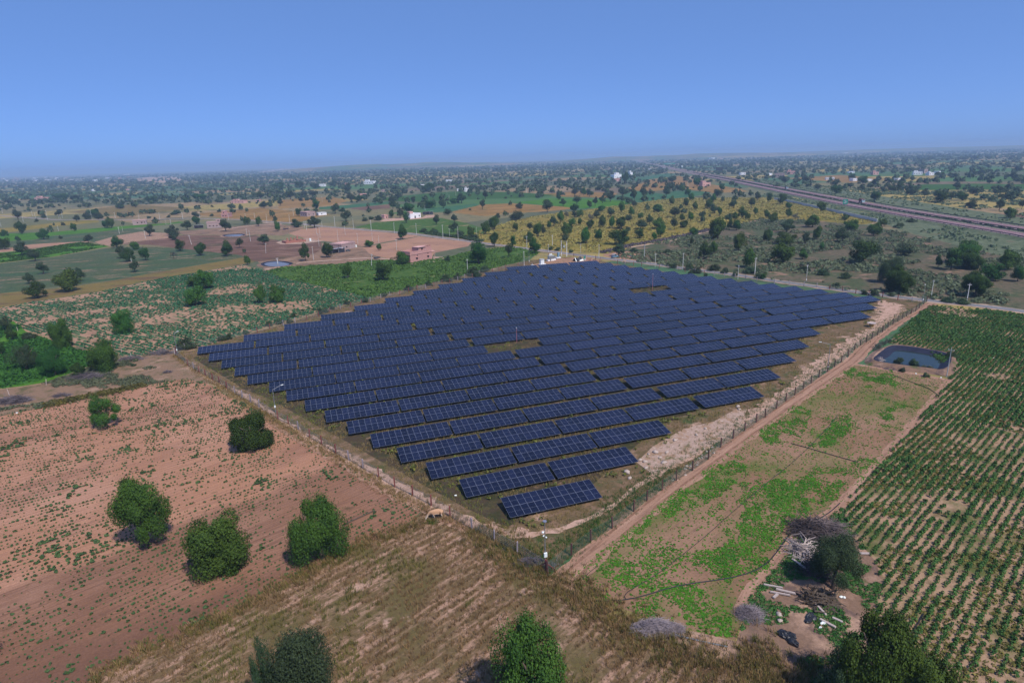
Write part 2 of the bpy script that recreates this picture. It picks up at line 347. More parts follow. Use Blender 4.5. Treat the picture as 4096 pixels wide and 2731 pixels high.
tc = t.nodes.new('ShaderNodeTexCoord'); wv = t.nodes.new('ShaderNodeTexWave'); wv.inputs['Scale'].default_value = 2*pi/(1.134/7)/20
t.links.new(tc.outputs['Object'], wv.inputs['Vector'])
mr = t.nodes.new('ShaderNodeMapRange'); mr.inputs[1].default_value = .80; mr.inputs[2].default_value = .98; t.links.new(wv.outputs['Fac'], mr.inputs[0])
mx = t.nodes.new('ShaderNodeMix'); mx.data_type = 'RGBA'; mx.inputs[6].default_value = (.006, .008, .024, 1); mx.inputs[7].default_value = (.018, .024, .055, 1)
t.links.new(mr.outputs[0], mx.inputs[0])
oi = t.nodes.new('ShaderNodeObjectInfo'); mr2 = t.nodes.new('ShaderNodeMapRange'); mr2.inputs[3].default_value = .75; mr2.inputs[4].default_value = 1.35; t.links.new(oi.outputs['Random'], mr2.inputs[0])
vs_ = t.nodes.new('ShaderNodeVectorMath'); vs_.operation = 'SCALE'; t.links.new(mx.outputs[2], vs_.inputs[0]); t.links.new(mr2.outputs[0], vs_.inputs['Scale']); t.links.new(vs_.outputs[0], t.nodes['Principled BSDF'].inputs['Base Color'])

# ------------------------------------------------------------------ ground, fields, paths
def sheet(name, polyV, mat, z, kind='structure', world=None):
    pts = [V(*p)[:2] for p in polyV] if world is None else world
    # break the edges up a little so that no field ends in a ruled line
    out = []
    n = len(pts)
    for i in range(n):
        a = np.array(pts[i]); b = np.array(pts[(i+1) % n]); L = np.hypot(*(b-a)); k = max(1, min(24, int(L/6)))
        for j in range(k):
            p = a+(b-a)*j/k
            if j: p = p + (rng.random(2)-.5)*min(1.6, L*.02)
            out.append((p[0], p[1], z))
    import mathutils
    tri = mathutils.geometry.tessellate_polygon([[Vector(p) for p in out]])
    f = []
    for a, b, c in tri:
        va, vb, vc = Vector(out[a]), Vector(out[b]), Vector(out[c])
        f.append((a, b, c) if (vb-va).cross(vc-va).z > 0 else (a, c, b))
    o = link(name, mesh(name, out, f, MATS[mat])); tag(o, kind=kind); return o
G = 22000
o = link('ground', mesh('ground', [(-G, -G, 0), (G, -G, 0), (G, G, 0), (-G, G, 0)], [(0, 1, 2, 3)], MATS['far_plain'])); tag(o, kind='structure')
lv = [0]
def Z():                                 # neighbouring sheets never share a plane
    lv[0] += 1; return .05+.004*(lv[0] % 7)
def ZF(i): return .012+.004*(i % 9)
FR = dict(
 front=[(-420, 1060), (-60, 966), (20, 947), (100, 934), (250, 906), (332, 884), (425, 868), (470, 878), (628, 966), (688, 1001), (783, 1056), (865, 1108), (925, 1146), (973, 1168), (943, 1198), (800, 1268), (735, 1296), (688, 1331), (588, 1378), (475, 1431), (362, 1484), (212, 1561), (0, 1660), (-420, 1850)],
 stubble=[(973, 1170), (1010, 1185), (1060, 1208), (1110, 1240), (1160, 1285), (1225, 1330), (1290, 1352), (1345, 1378), (1400, 1412), (1440, 1450), (1500, 1492), (1590, 1512), (1700, 1535), (1790, 1580), (1850, 1760), (200, 1760), (0, 1662), (212, 1563), (362, 1486), (475, 1433), (588, 1380), (735, 1298), (943, 1200)],
 seedling=[(1300, 1328), (1420, 1235), (1560, 1122), (1700, 1020), (1830, 925), (1960, 837), (2060, 852), (2178, 876), (2090, 985), (1930, 1165), (1830, 1235), (1800, 1280), (1720, 1370), (1690, 1470), (1560, 1440), (1400, 1388), (1330, 1352)],
 cotton=[(2135, 703), (2250, 712), (2360, 726), (2500, 745), (2900, 1000), (3000, 1760), (2210, 1760), (2176, 1568), (2064, 1449), (1999, 1411), (2029, 1349), (2010, 1290), (1960, 1232), (1932, 1168), (2092, 988), (2182, 876), (2185, 850), (2120, 800), (2040, 788), (2075, 752)],
 yard=[(1832, 1236), (1935, 1166), (1962, 1232), (2012, 1290), (2031, 1349), (2001, 1411), (2066, 1449), (2178, 1568), (2212, 1760), (1850, 1760), (1790, 1578), (1700, 1533), (1590, 1510), (1500, 1490), (1440, 1448), (1560, 1442), (1692, 1472), (1722, 1372), (1802, 1282)],
 site=[(402, 812), (640, 748), (820, 692), (950, 657), (1080, 628), (1215, 598), (1310, 590), (1380, 600), (1480, 617), (1600, 636), (1700, 650), (1850, 668), (2000, 683), (2128, 692), (1960, 806), (1800, 925), (1600, 1060), (1450, 1180), (1256, 1318), (1130, 1248), (973, 1168), (783, 1056), (628, 966), (500, 880)],
 cabbage=[(-120, 730), (0, 707), (75, 694), (225, 671), (375, 639), (560, 608), (612, 624), (645, 638), (738, 658), (813, 675), (853, 686), (740, 715), (640, 742), (560, 768), (470, 795), (400, 803), (300, 821), (225, 806), (160, 791), (120, 774), (60, 760), (32, 736), (-120, 745)],
 leftgreen=[(-120, 748), (32, 738), (60, 762), (130, 790), (215, 812), (218, 835), (110, 877), (50, 887), (-120, 905)],
 verge=[(-120, 907), (50, 889), (110, 879), (220, 840), (300, 823), (402, 806), (500, 882), (470, 880), (425, 870), (332, 886), (250, 908), (100, 936), (-60, 968), (-200, 1000)],
 drystrip=[(-120, 729), (-120, 688), (0, 674), (62, 668), (175, 657), (262, 644), (350, 627), (575, 589), (592, 600), (558, 607), (375, 638), (225, 670), (75, 693)],
 greygreen=[(-120, 622), (0, 606), (120, 591), (255, 568), (350, 566), (475, 576), (588, 591), (575, 588), (350, 626), (262, 643), (60, 667), (-120, 687)],
 vivid=[(-120, 619), (-120, 596), (0, 581), (80, 573), (183, 556), (252, 566), (212, 573), (120, 590), (0, 604)],
 pinkstrip=[(-120, 594), (-120, 586), (0, 573), (72, 562), (197, 551), (205, 556), (180, 556), (40, 575)],
 grgr2=[(-120, 585), (-120, 560), (0, 556), (75, 552), (125, 541), (225, 533), (300, 525), (390, 536), (410, 540), (300, 556), (255, 566), (205, 554), (72, 561), (0, 572)],
 palerows=[(217, 556), (270, 541), (325, 532), (390, 536), (412, 538), (400, 546), (300, 556), (252, 566)],
 vivid2=[(-120, 556), (-120, 541), (0, 537), (125, 533), (200, 526), (275, 520), (388, 513), (410, 509), (422, 510), (420, 512), (300, 524), (225, 533), (125, 541), (75, 551), (0, 555)],
 ystrip=[(-120, 540), (-120, 530), (0, 525), (88, 516), (162, 508), (225, 505), (229, 510), (150, 518), (100, 524), (0, 536)],
 ploughed=[(275, 561), (425, 540), (500, 541), (588, 541), (650, 556), (738, 556), (738, 571), (725, 581), (650, 594), (592, 601), (550, 586), (388, 568), (348, 563)],
 crop2=[(610, 624), (650, 613), (700, 611), (780, 606), (850, 598), (925, 598), (1000, 596), (1090, 575), (1176, 566), (1240, 579), (1215, 598), (1150, 612), (1080, 630), (1000, 648), (940, 662), (870, 682), (853, 685), (813, 675), (738, 658), (645, 638)],
 tan1=[(640, 530), (700, 526), (738, 522), (800, 526), (905, 536), (963, 542), (875, 558), (833, 566), (763, 556), (700, 548)],
 tan2=[(963, 543), (998, 547), (1083, 557), (1075, 566), (998, 581), (988, 596), (938, 598), (888, 593), (850, 585), (833, 568), (913, 553)],
 houseyard=[(592, 601), (650, 594), (725, 581), (740, 571), (738, 558), (833, 567), (850, 586), (888, 594), (938, 599), (850, 598), (780, 606), (700, 611), (650, 613), (610, 622)],
 redyard=[(388, 533), (470, 527), (560, 518), (620, 513), (700, 522), (690, 527), (650, 541), (588, 540), (500, 540), (425, 539)],
 green3=[(813, 523), (863, 511), (925, 506), (1013, 501), (1050, 508), (1130, 528), (1090, 545), (1050, 547), (958, 535), (853, 526)],
 teal1=[(958, 481), (1013, 476), (1095, 468), (1100, 472), (1038, 486), (1000, 488)],
 green4=[(870, 456), (963, 446), (1038, 440), (1176, 441), (1290, 449), (1190, 456), (1113, 457), (963, 464), (883, 461)],
 brown1=[(800, 478), (863, 473), (895, 470), (897, 478), (838, 484)],
 palegreen=[(733, 476), (893, 463), (893, 469), (793, 479), (733, 481)],
 tan3=[(1038, 488), (1088, 471), (1176, 467), (1236, 471), (1311, 476), (1308, 481), (1236, 487), (1176, 489), (1113, 497)],
 yellow=[(1108, 556), (1050, 547), (1100, 532), (1176, 507), (1236, 495), (1330, 484), (1400, 475), (1473, 466), (1513, 459), (1573, 455), (1764, 454), (1790, 458), (1885, 475), (2014, 509), (1990, 515), (1950, 516), (1870, 506), (1764, 502), (1751, 503), (1690, 515), (1631, 529), (1540, 551), (1443, 567), (1400, 583), (1330, 578), (1243, 574), (1176, 565)],
 ylight=[(1395, 525), (1500, 503), (1620, 488), (1764, 486), (1880, 502), (1764, 501), (1690, 513), (1631, 527), (1540, 540), (1440, 545)],
 green5=[(1176, 466), (1261, 456), (1351, 457), (1426, 461), (1451, 466), (1421, 476), (1336, 479), (1251, 471)],
 teal2=[(1411, 456), (1458, 438), (1526, 446), (1551, 438), (1633, 441), (1626, 447), (1526, 460), (1466, 462)],
 scrubR=[(1443, 568), (1540, 552), (1631, 530), (1751, 504), (1870, 507), (1990, 517), (2130, 545), (2360, 600), (2500, 640), (2500, 735), (2360, 714), (2264, 702), (2089, 684), (1939, 667), (1789, 646), (1701, 632), (1566, 616), (1448, 600), (1410, 592)],
 hwverge=[(1764, 443), (1979, 487), (2352, 552), (2600, 590), (2600, 700), (2360, 602), (2130, 546), (2014, 510), (1885, 475), (1790, 458), (1735, 452)],
 hwverge2=[(1700, 405), (1764, 424), (1989, 463), (2101, 483), (2352, 524), (2600, 560), (2600, 540), (2352, 500), (2200, 478), (1989, 445), (1850, 426)],
 furrow=[(2109, 656), (2151, 629), (2224, 619), (2219, 650), (2214, 676), (2139, 681), (2109, 676)],
 furrow2=[(2216, 678), (2240, 655), (2280, 640), (2360, 640), (2460, 660), (2460, 728), (2352, 706), (2264, 697)],
 furrow3=[(2254, 600), (2264, 586), (2360, 596), (2360, 634), (2290, 636)],
 brown2=[(2284, 490), (2352, 494), (2420, 500), (2420, 514), (2300, 506)],
 green6=[(2064, 432), (2114, 424), (2239, 422), (2420, 424), (2420, 434), (2100, 437)],
 tan4=[(1430, 436), (1500, 412), (1560, 404), (1600, 418), (1700, 434), (1720, 440), (1640, 444), (1560, 432), (1500, 440)],
 green7=[(1456, 412), (1530, 398), (1560, 400), (1500, 411), (1460, 417)],
 bare1=[(590, 396), (640, 388), (700, 386), (735, 390), (690, 395), (620, 398)],
 bare2=[(300, 412), (340, 407), (400, 406), (424, 414), (380, 420), (330, 418)],
 orange1=[(640, 460), (760, 452), (800, 462), (760, 472), (640, 480)],
 orange2=[(440, 492), (600, 478), (760, 492), (680, 512), (560, 506)],
 orange3=[(1200, 448), (1330, 440), (1420, 444), (1400, 455), (1290, 452)],
 orange4=[(150, 488), (300, 470), (440, 478), (300, 496)],
 orange5=[(1800, 410), (1930, 402), (2050, 412), (1950, 420)],
)
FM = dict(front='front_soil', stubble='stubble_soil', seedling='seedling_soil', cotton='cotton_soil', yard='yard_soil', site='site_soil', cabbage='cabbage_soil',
 leftgreen='vivid_green', verge='verge_soil', drystrip='dry_strip', greygreen='grey_green', vivid='vivid_green', pinkstrip='bare_tan', grgr2='grey_green', palerows='furrow_pink',
 vivid2='vivid_green', ystrip='yellow_crop', ploughed='ploughed', crop2='dark_crop', tan1='bare_tan', tan2='bare_tan', houseyard='yard_brown', redyard='yard_brown', green3='dark_crop',
 teal1='teal_crop', green4='deep_green', brown1='ploughed', palegreen='teal_crop', tan3='orange_crop', yellow='yellow_crop', ylight='yellow_crop', green5='vivid_green', teal2='teal_crop',
 scrubR='scrub', hwverge='verge_scrub', hwverge2='verge_scrub', furrow='furrow_pink', furrow2='furrow_pink', furrow3='furrow_pink', brown2='ploughed', green6='deep_green',
 tan4='orange_crop', green7='teal_crop', bare1='bare_rise', bare2='bare_rise', orange1='orange_crop', orange2='orange_crop', orange3='orange_crop', orange4='dry_strip', orange5='orange_crop')
# the wide base of scrub and small fields round the farm, then every field on it
sheet('farmland', [(-700, 1500), (-700, 540), (0, 470), (700, 440), (1500, 420), (2400, 440), (3000, 600), (3200, 1700), (1800, 1900), (400, 1900)], 'far_plain', .006)
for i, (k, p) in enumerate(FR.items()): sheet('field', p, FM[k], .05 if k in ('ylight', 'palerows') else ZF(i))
PW = {k: [tuple(V(*q)[:2]) for q in p] for k, p in FR.items()}

def ribbon(name, ptsV, width, mat, z, rag=0., world=None, kind='structure', seg=2.5):
    P = [np.array(V(*p)[:2]) for p in ptsV] if world is None else [np.array(p) for p in world]
    # resample
    S = []
    for a, b in zip(P[:-1], P[1:]):
        k = max(1, int(np.hypot(*(b-a))/seg))
        for j in range(k): S.append(a+(b-a)*j/k)
    S.append(P[-1]); S = np.array(S)
    if len(S) > 8:
        for _ in range(4): S[1:-1] = (S[:-2]+2*S[1:-1]+S[2:])/4
    T = np.gradient(S, axis=0); T /= np.maximum(np.hypot(T[:, 0], T[:, 1])[:, None], 1e-6); N = np.stack([-T[:, 1], T[:, 0]], 1)
    wv = np.full(len(S), width/2.) if np.isscalar(width) else np.interp(np.linspace(0, 1, len(S)), np.linspace(0, 1, len(width)), width)/2
    a = wv*(1+rag*(rng.random(len(S))-.5)*1.2); b = wv*(1+rag*(rng.random(len(S))-.5)*1.2)
    Lp = S+N*a[:, None]; Rp = S-N*b[:, None]
    v = [(x, y, z) for x, y in Lp]+[(x, y, z) for x, y in Rp]; n = len(S)
    f = [(i+n, i+1+n, i+1, i) for i in range(n-1)]
    o = link(name, mesh(name, v, f, MATS[mat])); tag(o, kind=kind); return o, S, N
# sandy path inside the fence, farm tracks outside it, the small asphalt road with its shoulders
ribbon('path', [(420, 822), (480, 868), (560, 908), (640, 960), (720, 1012), (800, 1054), (900, 1108), (1000, 1168), (1080, 1208), (1150, 1228), (1215, 1228)], [1.4, 1.6, 1.3, 1.4, 1.5, 1.3, 1.6, 2, 2.6, 3.8, 2.6], 'path_sand', Z(), .9, seg=1.2)
ribbon('path', [(1215, 1228), (1300, 1215), (1400, 1168), (1470, 1112), (1545, 1070), (1640, 1012), (1720, 965), (1790, 915), (1840, 875), (1900, 828), (1960, 790), (2020, 752), (2050, 715), (2045, 700), (2015, 692)], [1.4, .8, 1.0, 1.8, 3, 3.4, 3., 3.5, 4.2, 4.5, 4.2, 4.5, 7, 9, 5], 'path_sand', Z(), .9, seg=1.2)
sheet('rocky_ground', [(1462, 1062), (1500, 1025), (1570, 985), (1640, 968), (1690, 940), (1716, 940), (1700, 975), (1640, 1020), (1560, 1062), (1500, 1090)], 'rocky', Z())
ribbon('path', [(1285, 1345), (1420, 1222), (1560, 1108), (1700, 1008), (1830, 915), (1955, 832), (2010, 775), (2075, 730), (2140, 697)], 3.6, 'track_soil', Z(), .35, seg=1.5)
_tr = [(1285, 1345), (1420, 1222), (1560, 1108), (1700, 1008), (1830, 915), (1955, 832), (2010, 775), (2075, 730), (2140, 697)]
_tw = [V(*p)[:2] for p in _tr]; _T = np.gradient(np.array(_tw), axis=0); _T /= np.hypot(_T[:, 0], _T[:, 1])[:, None]; _N = np.stack([-_T[:, 1], _T[:, 0]], 1)
for s_ in (-.85, .75): ribbon('wheel_rut', None, .38, 'rut_soil', Z()+.03, .6, world=list(np.array(_tw)+_N*s_), seg=1.2)
ribbon('path', [(2185, 872), (2092, 982), (1932, 1160), (1832, 1232), (1800, 1275), (1720, 1365), (1700, 1420)], 1.8, 'track_soil', Z(), .4, seg=1.5)
ribbon('path', [(1960, 836), (2040, 850), (2120, 862), (2180, 874)], 1.6, 'track_soil', Z(), .4, seg=1.5)
ribbon('path', [(620, 970), (783, 1064), (925, 1152), (1000, 1178), (1100, 1228), (1180, 1290), (1256, 1338), (1330, 1362)], 1.6, 'track_soil', Z(), .6, seg=1.5)
ribbon('path', [(1443, 569), (1540, 553), (1631, 530), (1690, 517), (1751, 504)], 3, 'shoulder', Z(), .5)
ribbon('path', [(610, 618), (700, 602), (850, 592), (950, 600)], 3, 'shoulder', Z(), .5)
ribbon('path', [(588, 510), (650, 515), (560, 520), (500, 530)], 4, 'shoulder', Z(), .5)
ROAD = [(-200, 489), (5, 496), (130, 505), (300, 505), (440, 502), (540, 504), (603, 508), (688, 514), (738, 520), (813, 526), (853, 530), (905, 533), (958, 539), (1018, 547), (1053, 551), (1103, 558), (1176, 567), (1243, 575), (1283, 581), (1331, 586), (1376, 592), (1448, 600), (1513, 608), (1566, 616), (1638, 625), (1701, 633), (1789, 647), (1859, 656), (1939, 668), (2001, 675), (2089, 686), (2164, 694), (2264, 703), (2352, 715), (2500, 738)]
zz = Z(); ribbon('road_shoulder', ROAD, 6.4, 'shoulder', zz, .35, seg=4)
_, RS, RN = ribbon('road', ROAD, 3.8, 'asphalt', zz+.05, .05, seg=4)

# highway: two carriageways on a low bank
near = [(2700, 610), (2352, 540), (2101, 498), (1979, 476.5), (1860, 453), (1764, 433.5), (1700, 420), (1588, 398), (1526, 384.8), (1470, 372), (1452, 365)]
NW = [np.array(V(*p, 1.2)[:2]) for p in near]
def offs(P, d):
    P = np.array(P); T = np.gradient(P, axis=0); T /= np.hypot(T[:, 0], T[:, 1])[:, None]; return P+np.stack([-T[:, 1], T[:, 0]], 1)*d
sg = -1
side = offs(NW, 1)[3]-NW[3]
if np.dot(side, np.array(CAM[:2])-NW[3]) < 0: sg = 1       # +1: offset to the left leads away from the camera
else: sg = -1
def hw(name, a, b, z, mat, kind='structure'):
    A = offs(NW, sg*a); B = offs(NW, sg*b); n = len(A)
    v = [(x, y, z) for x, y in A]+[(x, y, z) for x, y in B]
    f = [(i, i+1, i+1+n, i+n) if sg*(b-a) < 0 else (i+n, i+1+n, i+1, i) for i in range(n-1)]
    o = link(name, mesh(name, v, f, MATS[mat])); tag(o, kind=kind); return o
A = offs(NW, -sg*11); B = offs(NW, -sg*7.4); Cc = offs(NW, sg*27.6); D = offs(NW, sg*33); n = len(A)
v = [(x, y, .02) for x, y in A]+[(x, y, 1.18) for x, y in B]+[(x, y, 1.18) for x, y in Cc]+[(x, y, .02) for x, y in D]
f = []
for r in range(3): f += [(r*n+i, r*n+i+1, (r+1)*n+i+1, (r+1)*n+i) for i in range(n-1)]
tag(link('highway_bank', mesh('highway_bank', v, f, MATS['verge_scrub'])), kind='structure')
hw('highway', -6.4, 6.4, 1.22, 'old_asphalt'); hw('highway', 13.8, 26.4, 1.22, 'old_asphalt')
for a in (-5.6, 5.6, 14.6, 25.6): hw('road_marking', a-.1, a+.1, 1.245, 'white_line')
def along(d, off, P=NW):
    Q = offs(P, sg*off); 
    for a, b in zip(Q[:-1], Q[1:]):
        L = np.hypot(*(b-a))
        if d <= L: return a+(b-a)*d/L, math.atan2(*(b-a)[::-1])
        d -= L
    return Q[-1], 0
mb = MB()
for off in (0, 20):
    for d in range(0, 1400, 12):
        p, a = along(d, off); mb.box((p[0], p[1], 1.25), (4, .18, .01), a)
tag(mb.build('road_marking', [MATS['white_line']]), kind='structure')

# low hills on the skyline
def hill(name, x0, x1, D, h, d, seed, mat='far_plain'):
    hy = lambda x: 380 + (365.2-.0303*(x-1176)-365.2)
    def at(x):
        e = (V(x, hy(x))-CAM)[:2]; return CAM[:2]+e/np.hypot(*e)*D
    a = at(x0); b = at(x1); L = np.hypot(*(b-a)); u = (b-a)/L; nn = np.array([-u[1], u[0]]); nx, ny = 60, 14; v = []
    for j in range(ny+1):
        for i in range(nx+1):
            s, t_ = i/nx, j/ny
            hh = h*(sin(pi*s)**.8)*(sin(pi*t_)**.8)*(.65+.5*fbm(s*10, t_*3, 1.5, seed))
            p = a+u*L*s+nn*(t_-.5)*d; v.append((p[0], p[1], hh-1.5))
    f = [(j*(nx+1)+i, j*(nx+1)+i+1, (j+1)*(nx+1)+i+1, (j+1)*(nx+1)+i) for j in range(ny) for i in range(nx)]
    o = link(name, mesh(name, v, f, MATS[mat], smooth=True)); tag(o, kind='structure'); return o
hill('hills', 620, 1230, 6500, 50, 2600, 3); hill('hills', 1240, 1950, 7500, 55, 3000, 8)
hill('hills', 1600, 2900, 10000, 45, 4000, 6)
#==PART2
ORD = ['', 'first', 'second', 'third', 'fourth', 'fifth', 'sixth', 'seventh', 'eighth', 'ninth', 'tenth', 'eleventh', 'twelfth']
def ordw(n):
    if n < len(ORD): return ORD[n]
    return '%d%s' % (n, 'th' if 10 <= n % 100 <= 20 else {1: 'st', 2: 'nd', 3: 'rd'}.get(n % 10, 'th'))
REG = []
def reg(o, desc, place, vx, cat, group): REG.append((o, desc, place, vx)); o['category'] = cat; o['group'] = group
def finish_labels():
    from collections import defaultdict
    D = defaultdict(list)
    for o, d, p, x in REG: D[(d, p)].append((x, o))
    for (d, p), L in D.items():
        L.sort(key=lambda q: q[0])
        for i, (x, o) in enumerate(L):
            o['label'] = f'{d} {p}' if len(L) == 1 else f'{d} {p}, {ordw(i+1)} from the left'
PLACES = [('front', 'in the front left field'), ('stubble', 'in the dry grass field'), ('yard', 'by the brushwood heaps'),
 ('cabbage', 'in the leafy green field'), ('leftgreen', 'in the dark green field'), ('verge', 'on the brown verge'),
 ('drystrip', 'on the yellow strip at far left'), ('greygreen', 'in the grey green field at left'), ('vivid', 'by the vivid green field at left'), ('ploughed', 'on the ploughed brown field'),
 ('crop2', 'in the green crop behind the panels'), ('tan1', 'on the bare tan field'), ('tan2', 'on the bare tan field'), ('houseyard', 'near the pink brick house'),
 ('redyard', 'on the bare yard by the small road'), ('green3', 'around the white farmhouse'), ('yellow', 'in the yellow crop field'), ('scrubR', 'in the scrub right of the road'),
 ('hwverge', 'on the near verge of the highway'), ('hwverge2', 'just beyond the highway'), ('furrow', 'by the pink furrows at right'), ('furrow2', 'by the pink furrows at right'), ('furrow3', 'by the pink furrows at right'),
 ('green5', 'in the green strip past the yellow field'), ('teal2', 'in the teal field near the highway'), ('cotton', 'by the cotton field at right')]
def place_of(vx, vy):
    for k, t in PLACES:
        if inpoly([vx], [vy], FR[k])[0]: return t
    if vx > 1400:
        hy = np.interp(vx, [1452, 1526, 1764, 1979, 2352], [364, 383, 430, 475, 540])
        if vy < hy: return 'on the plain beyond the highway'
    b = 'nearer' if vy > 520 else 'middle' if vy > 455 else 'farther'
    s = 'left' if vx < 600 else 'central' if vx < 1300 else 'right'
    return f'on the {b} {s} plain'

# ------------------------------------------------------------------ solar farm
H0, TILT, LT = .7, R(10.087), 2*2.279+.02
WT = 13*1.134+12*.02; PW_ = 7.956
mo = MB(); mw, mh = 1.134, 2.279; fr = .017
# module: silver frame bars round a dark glass pane with the thin bar between its half-cut cells
gl = MB()
def module_mesh():
    b = MB()
    b.box((mw/2, mh/2, -.0), (mw-2*fr, mh-2*fr, .024), m=0)
    b.box((mw/2, fr/2, 0), (mw, fr, .036), m=1); b.box((mw/2, mh-fr/2, 0), (mw, fr, .036), m=1)
    b.box((fr/2, mh/2, 0), (fr, mh-2*fr, .036), m=1); b.box((mw-fr/2, mh/2, 0), (fr, mh-2*fr, .036), m=1)
    b.box((mw/2, mh/2, .0135), (mw-2*fr, .014, .003), m=1)
    return b.me('solar_module', [MATS['glass'], MATS['alu']])
MOD = module_mesh()
def tilt(x, s, h=0.):               # point on the table: x along the row, s up the slope, h above the glass
    return (x, s*cos(TILT)-h*sin(TILT), H0+s*sin(TILT)+h*cos(TILT))
def surf_all():
    v0 = np.array([tuple(q.co) for q in MOD.vertices]); f0 = [tuple(p.vertices) for p in MOD.polygons]; m0 = [p.material_index for p in MOD.polygons]
    v = []; f = []; m = []
    for i in range(13):
        for j in range(2):
            o_ = len(v)*1
            for p in v0: v.append(tilt(i*(mw+.02)+p[0], j*(mh+.02)+p[1], p[2]))
            f += [tuple(a+o_ for a in q) for q in f0]; m += m0
    return mesh('module_array', v, f, [MATS['glass'], MATS['alu']], m)
ARR = surf_all()
def frame_mesh(posts):
    b = MB()
    for s in (.55, 1.75, 2.85, 4.05):
        c = tilt(WT/2, s, -.06); b.box(c, (WT-.1, .05, .07), rx=TILT)
    for x in (1.2, 4.3, 7.5, 10.7, 13.8):
        b.tube([tilt(x, .3, -.13), tilt(x, 4.3, -.13)], .04, 4)
        b.tube([(x, 1.9*cos(TILT)*1.2, .55), tilt(x, 3.6, -.14)], .025, 4)
        if posts: b.tube([(x, 2.25, -.3), tilt(x, 2.28, -.15)], .055, 6)
    b.box(tilt(WT/2, LT/2, -.035)[:3], (WT-.02, .035, .02), rx=TILT)
    return b.me('support_frame', [MATS['steel']])
FRM, FRMP = frame_mesh(False), frame_mesh(True)
POST = MB().tube([(0, 0, -.3), (0, 0, H0+2.28*sin(TILT)-.15)], .055, 6).me('support_post', [MATS['steel']])
XL = [16.35, 11.95, 8.16, 4.5, .78, -2.85, -6.6, -10.33, -14.08, -17.9, -23.0, -26.4, -30.15, -34.0, -37.8, -26.04, -14.33, -2.47, 9.6, 21.9, 34.2, 46.4, 58.9, 72.1, 85.7]
XR = [31.39, 42.65, 54.1, 82.24, 93.81, 106.17, 117.95, 130.1, 157.7, 169.1, 179.5, 176.7, 173.7, 169.9, 166.3, 162.7, 159.4, 155.3, 152., 148.8, 145.5, 141.8, 138.5, 135.3, 132.1]
YL = [0, 1, 1.99, 2.97, 3.97, 4.98, 5.95, 6.96, 7.97, 8.95, 9.93, 10.97, 12.01, 13.06, 14.18, 15.22, 16.27, 17.35, 18.45, 19.53, 20.6, 21.65, 22.75, 23.9, 25.08]
YR = [0, 1.02, 1.99, 2.98, 3.98, 5.0, 6.0, 7.03, 8.0, 9.0, 10.0, 11.0, 12.05, 13.06, 14.06, 15.06, 16.07, 17.09, 18.14, 19.19, 20.24, 21.28, 22.37, 23.5, 24.61]
AISLE = {i: 78.2-3.84*i for i in (3, 4, 5, 6, 7, 8, 9, 11, 12, 13, 14)}
AISB = {10: 133.1, 11: 130.1, 12: 126.5, 13: 122.5, 14: 119.1, 15: 115.4, 17: 108.4, 18: 104.6, 19: 100.8, 20: 97.2, 21: 93.9, 22: 90.5}
HOLE = {10: (37.9, 54.2), 16: (111.9, 127.9)}
STEP = WT+.36
def fill(a, b):
    n = max(1, int(round((b-a+.36)/STEP))); sc_ = (b-a+.36)/n
    return [a+k*sc_ for k in range(n)]
def row_xs(i):
    cuts = [XL[i]]
    segs = []; a = XL[i]
    pts = []
    if i in AISLE: pts.append((AISLE[i]-.65, AISLE[i]+.65))
    if i in HOLE: pts.append(HOLE[i])
    if i in AISB: pts.append((AISB[i]-.6, AISB[i]+.6))
    for lo, hi in sorted(pts): segs.append((a, lo)); a = hi
    segs.append((a, XR[i])); out = []
    for lo, hi in segs: out += fill(lo, hi)
    return out
TABLES = []
sheet('ground_under_panels', None, 'array_soil_shaded', .046, world=[(XL[i]-1, YL[i]*PW_-1.2) for i in range(25)]+[(XR[i]+1, YR[i]*PW_+5.2) for i in range(24, -1, -1)])
for i in range(25):
    xs = row_xs(i)
    for j, x in enumerate(xs):
        u = (x-XL[i])/(XR[i]-XL[i]); y = (YL[i]*(1-u)+YR[i]*u)*PW_; rz = math.atan2((YR[i]-YL[i])*PW_, XR[i]-XL[i])
        o = empty('solar_panel_table', (x, y, 0), rz)
        rown = 'front row' if i == 0 else 'back row' if i == 24 else f'{ordw(i+1)} row from the front'
        tag(o, f'tilted table of solar panels, {ordw(j+1)} from the left in the {rown}' if len(xs) > 1 else 'single tilted table of dark blue solar panels standing alone at the near corner',
            'solar panels', 'solar panel tables in rows inside the fence')
        TABLES.append((x, y, rz))
        if i <= 8:
            for a in range(13):
                for b_ in range(2):
                    q = link('solar_module', MOD, o, tilt(a*(mw+.02), b_*(mh+.02))); q.rotation_euler = (TILT, 0, 0)
            link('support_frame', FRM, o)
            for px in (1.2, 4.3, 7.5, 10.7, 13.8): link('support_post', POST, o, (px, 2.25, 0))
        else:
            link('module_array', ARR, o); link('support_frame', FRMP, o)
print('tables', len(TABLES))

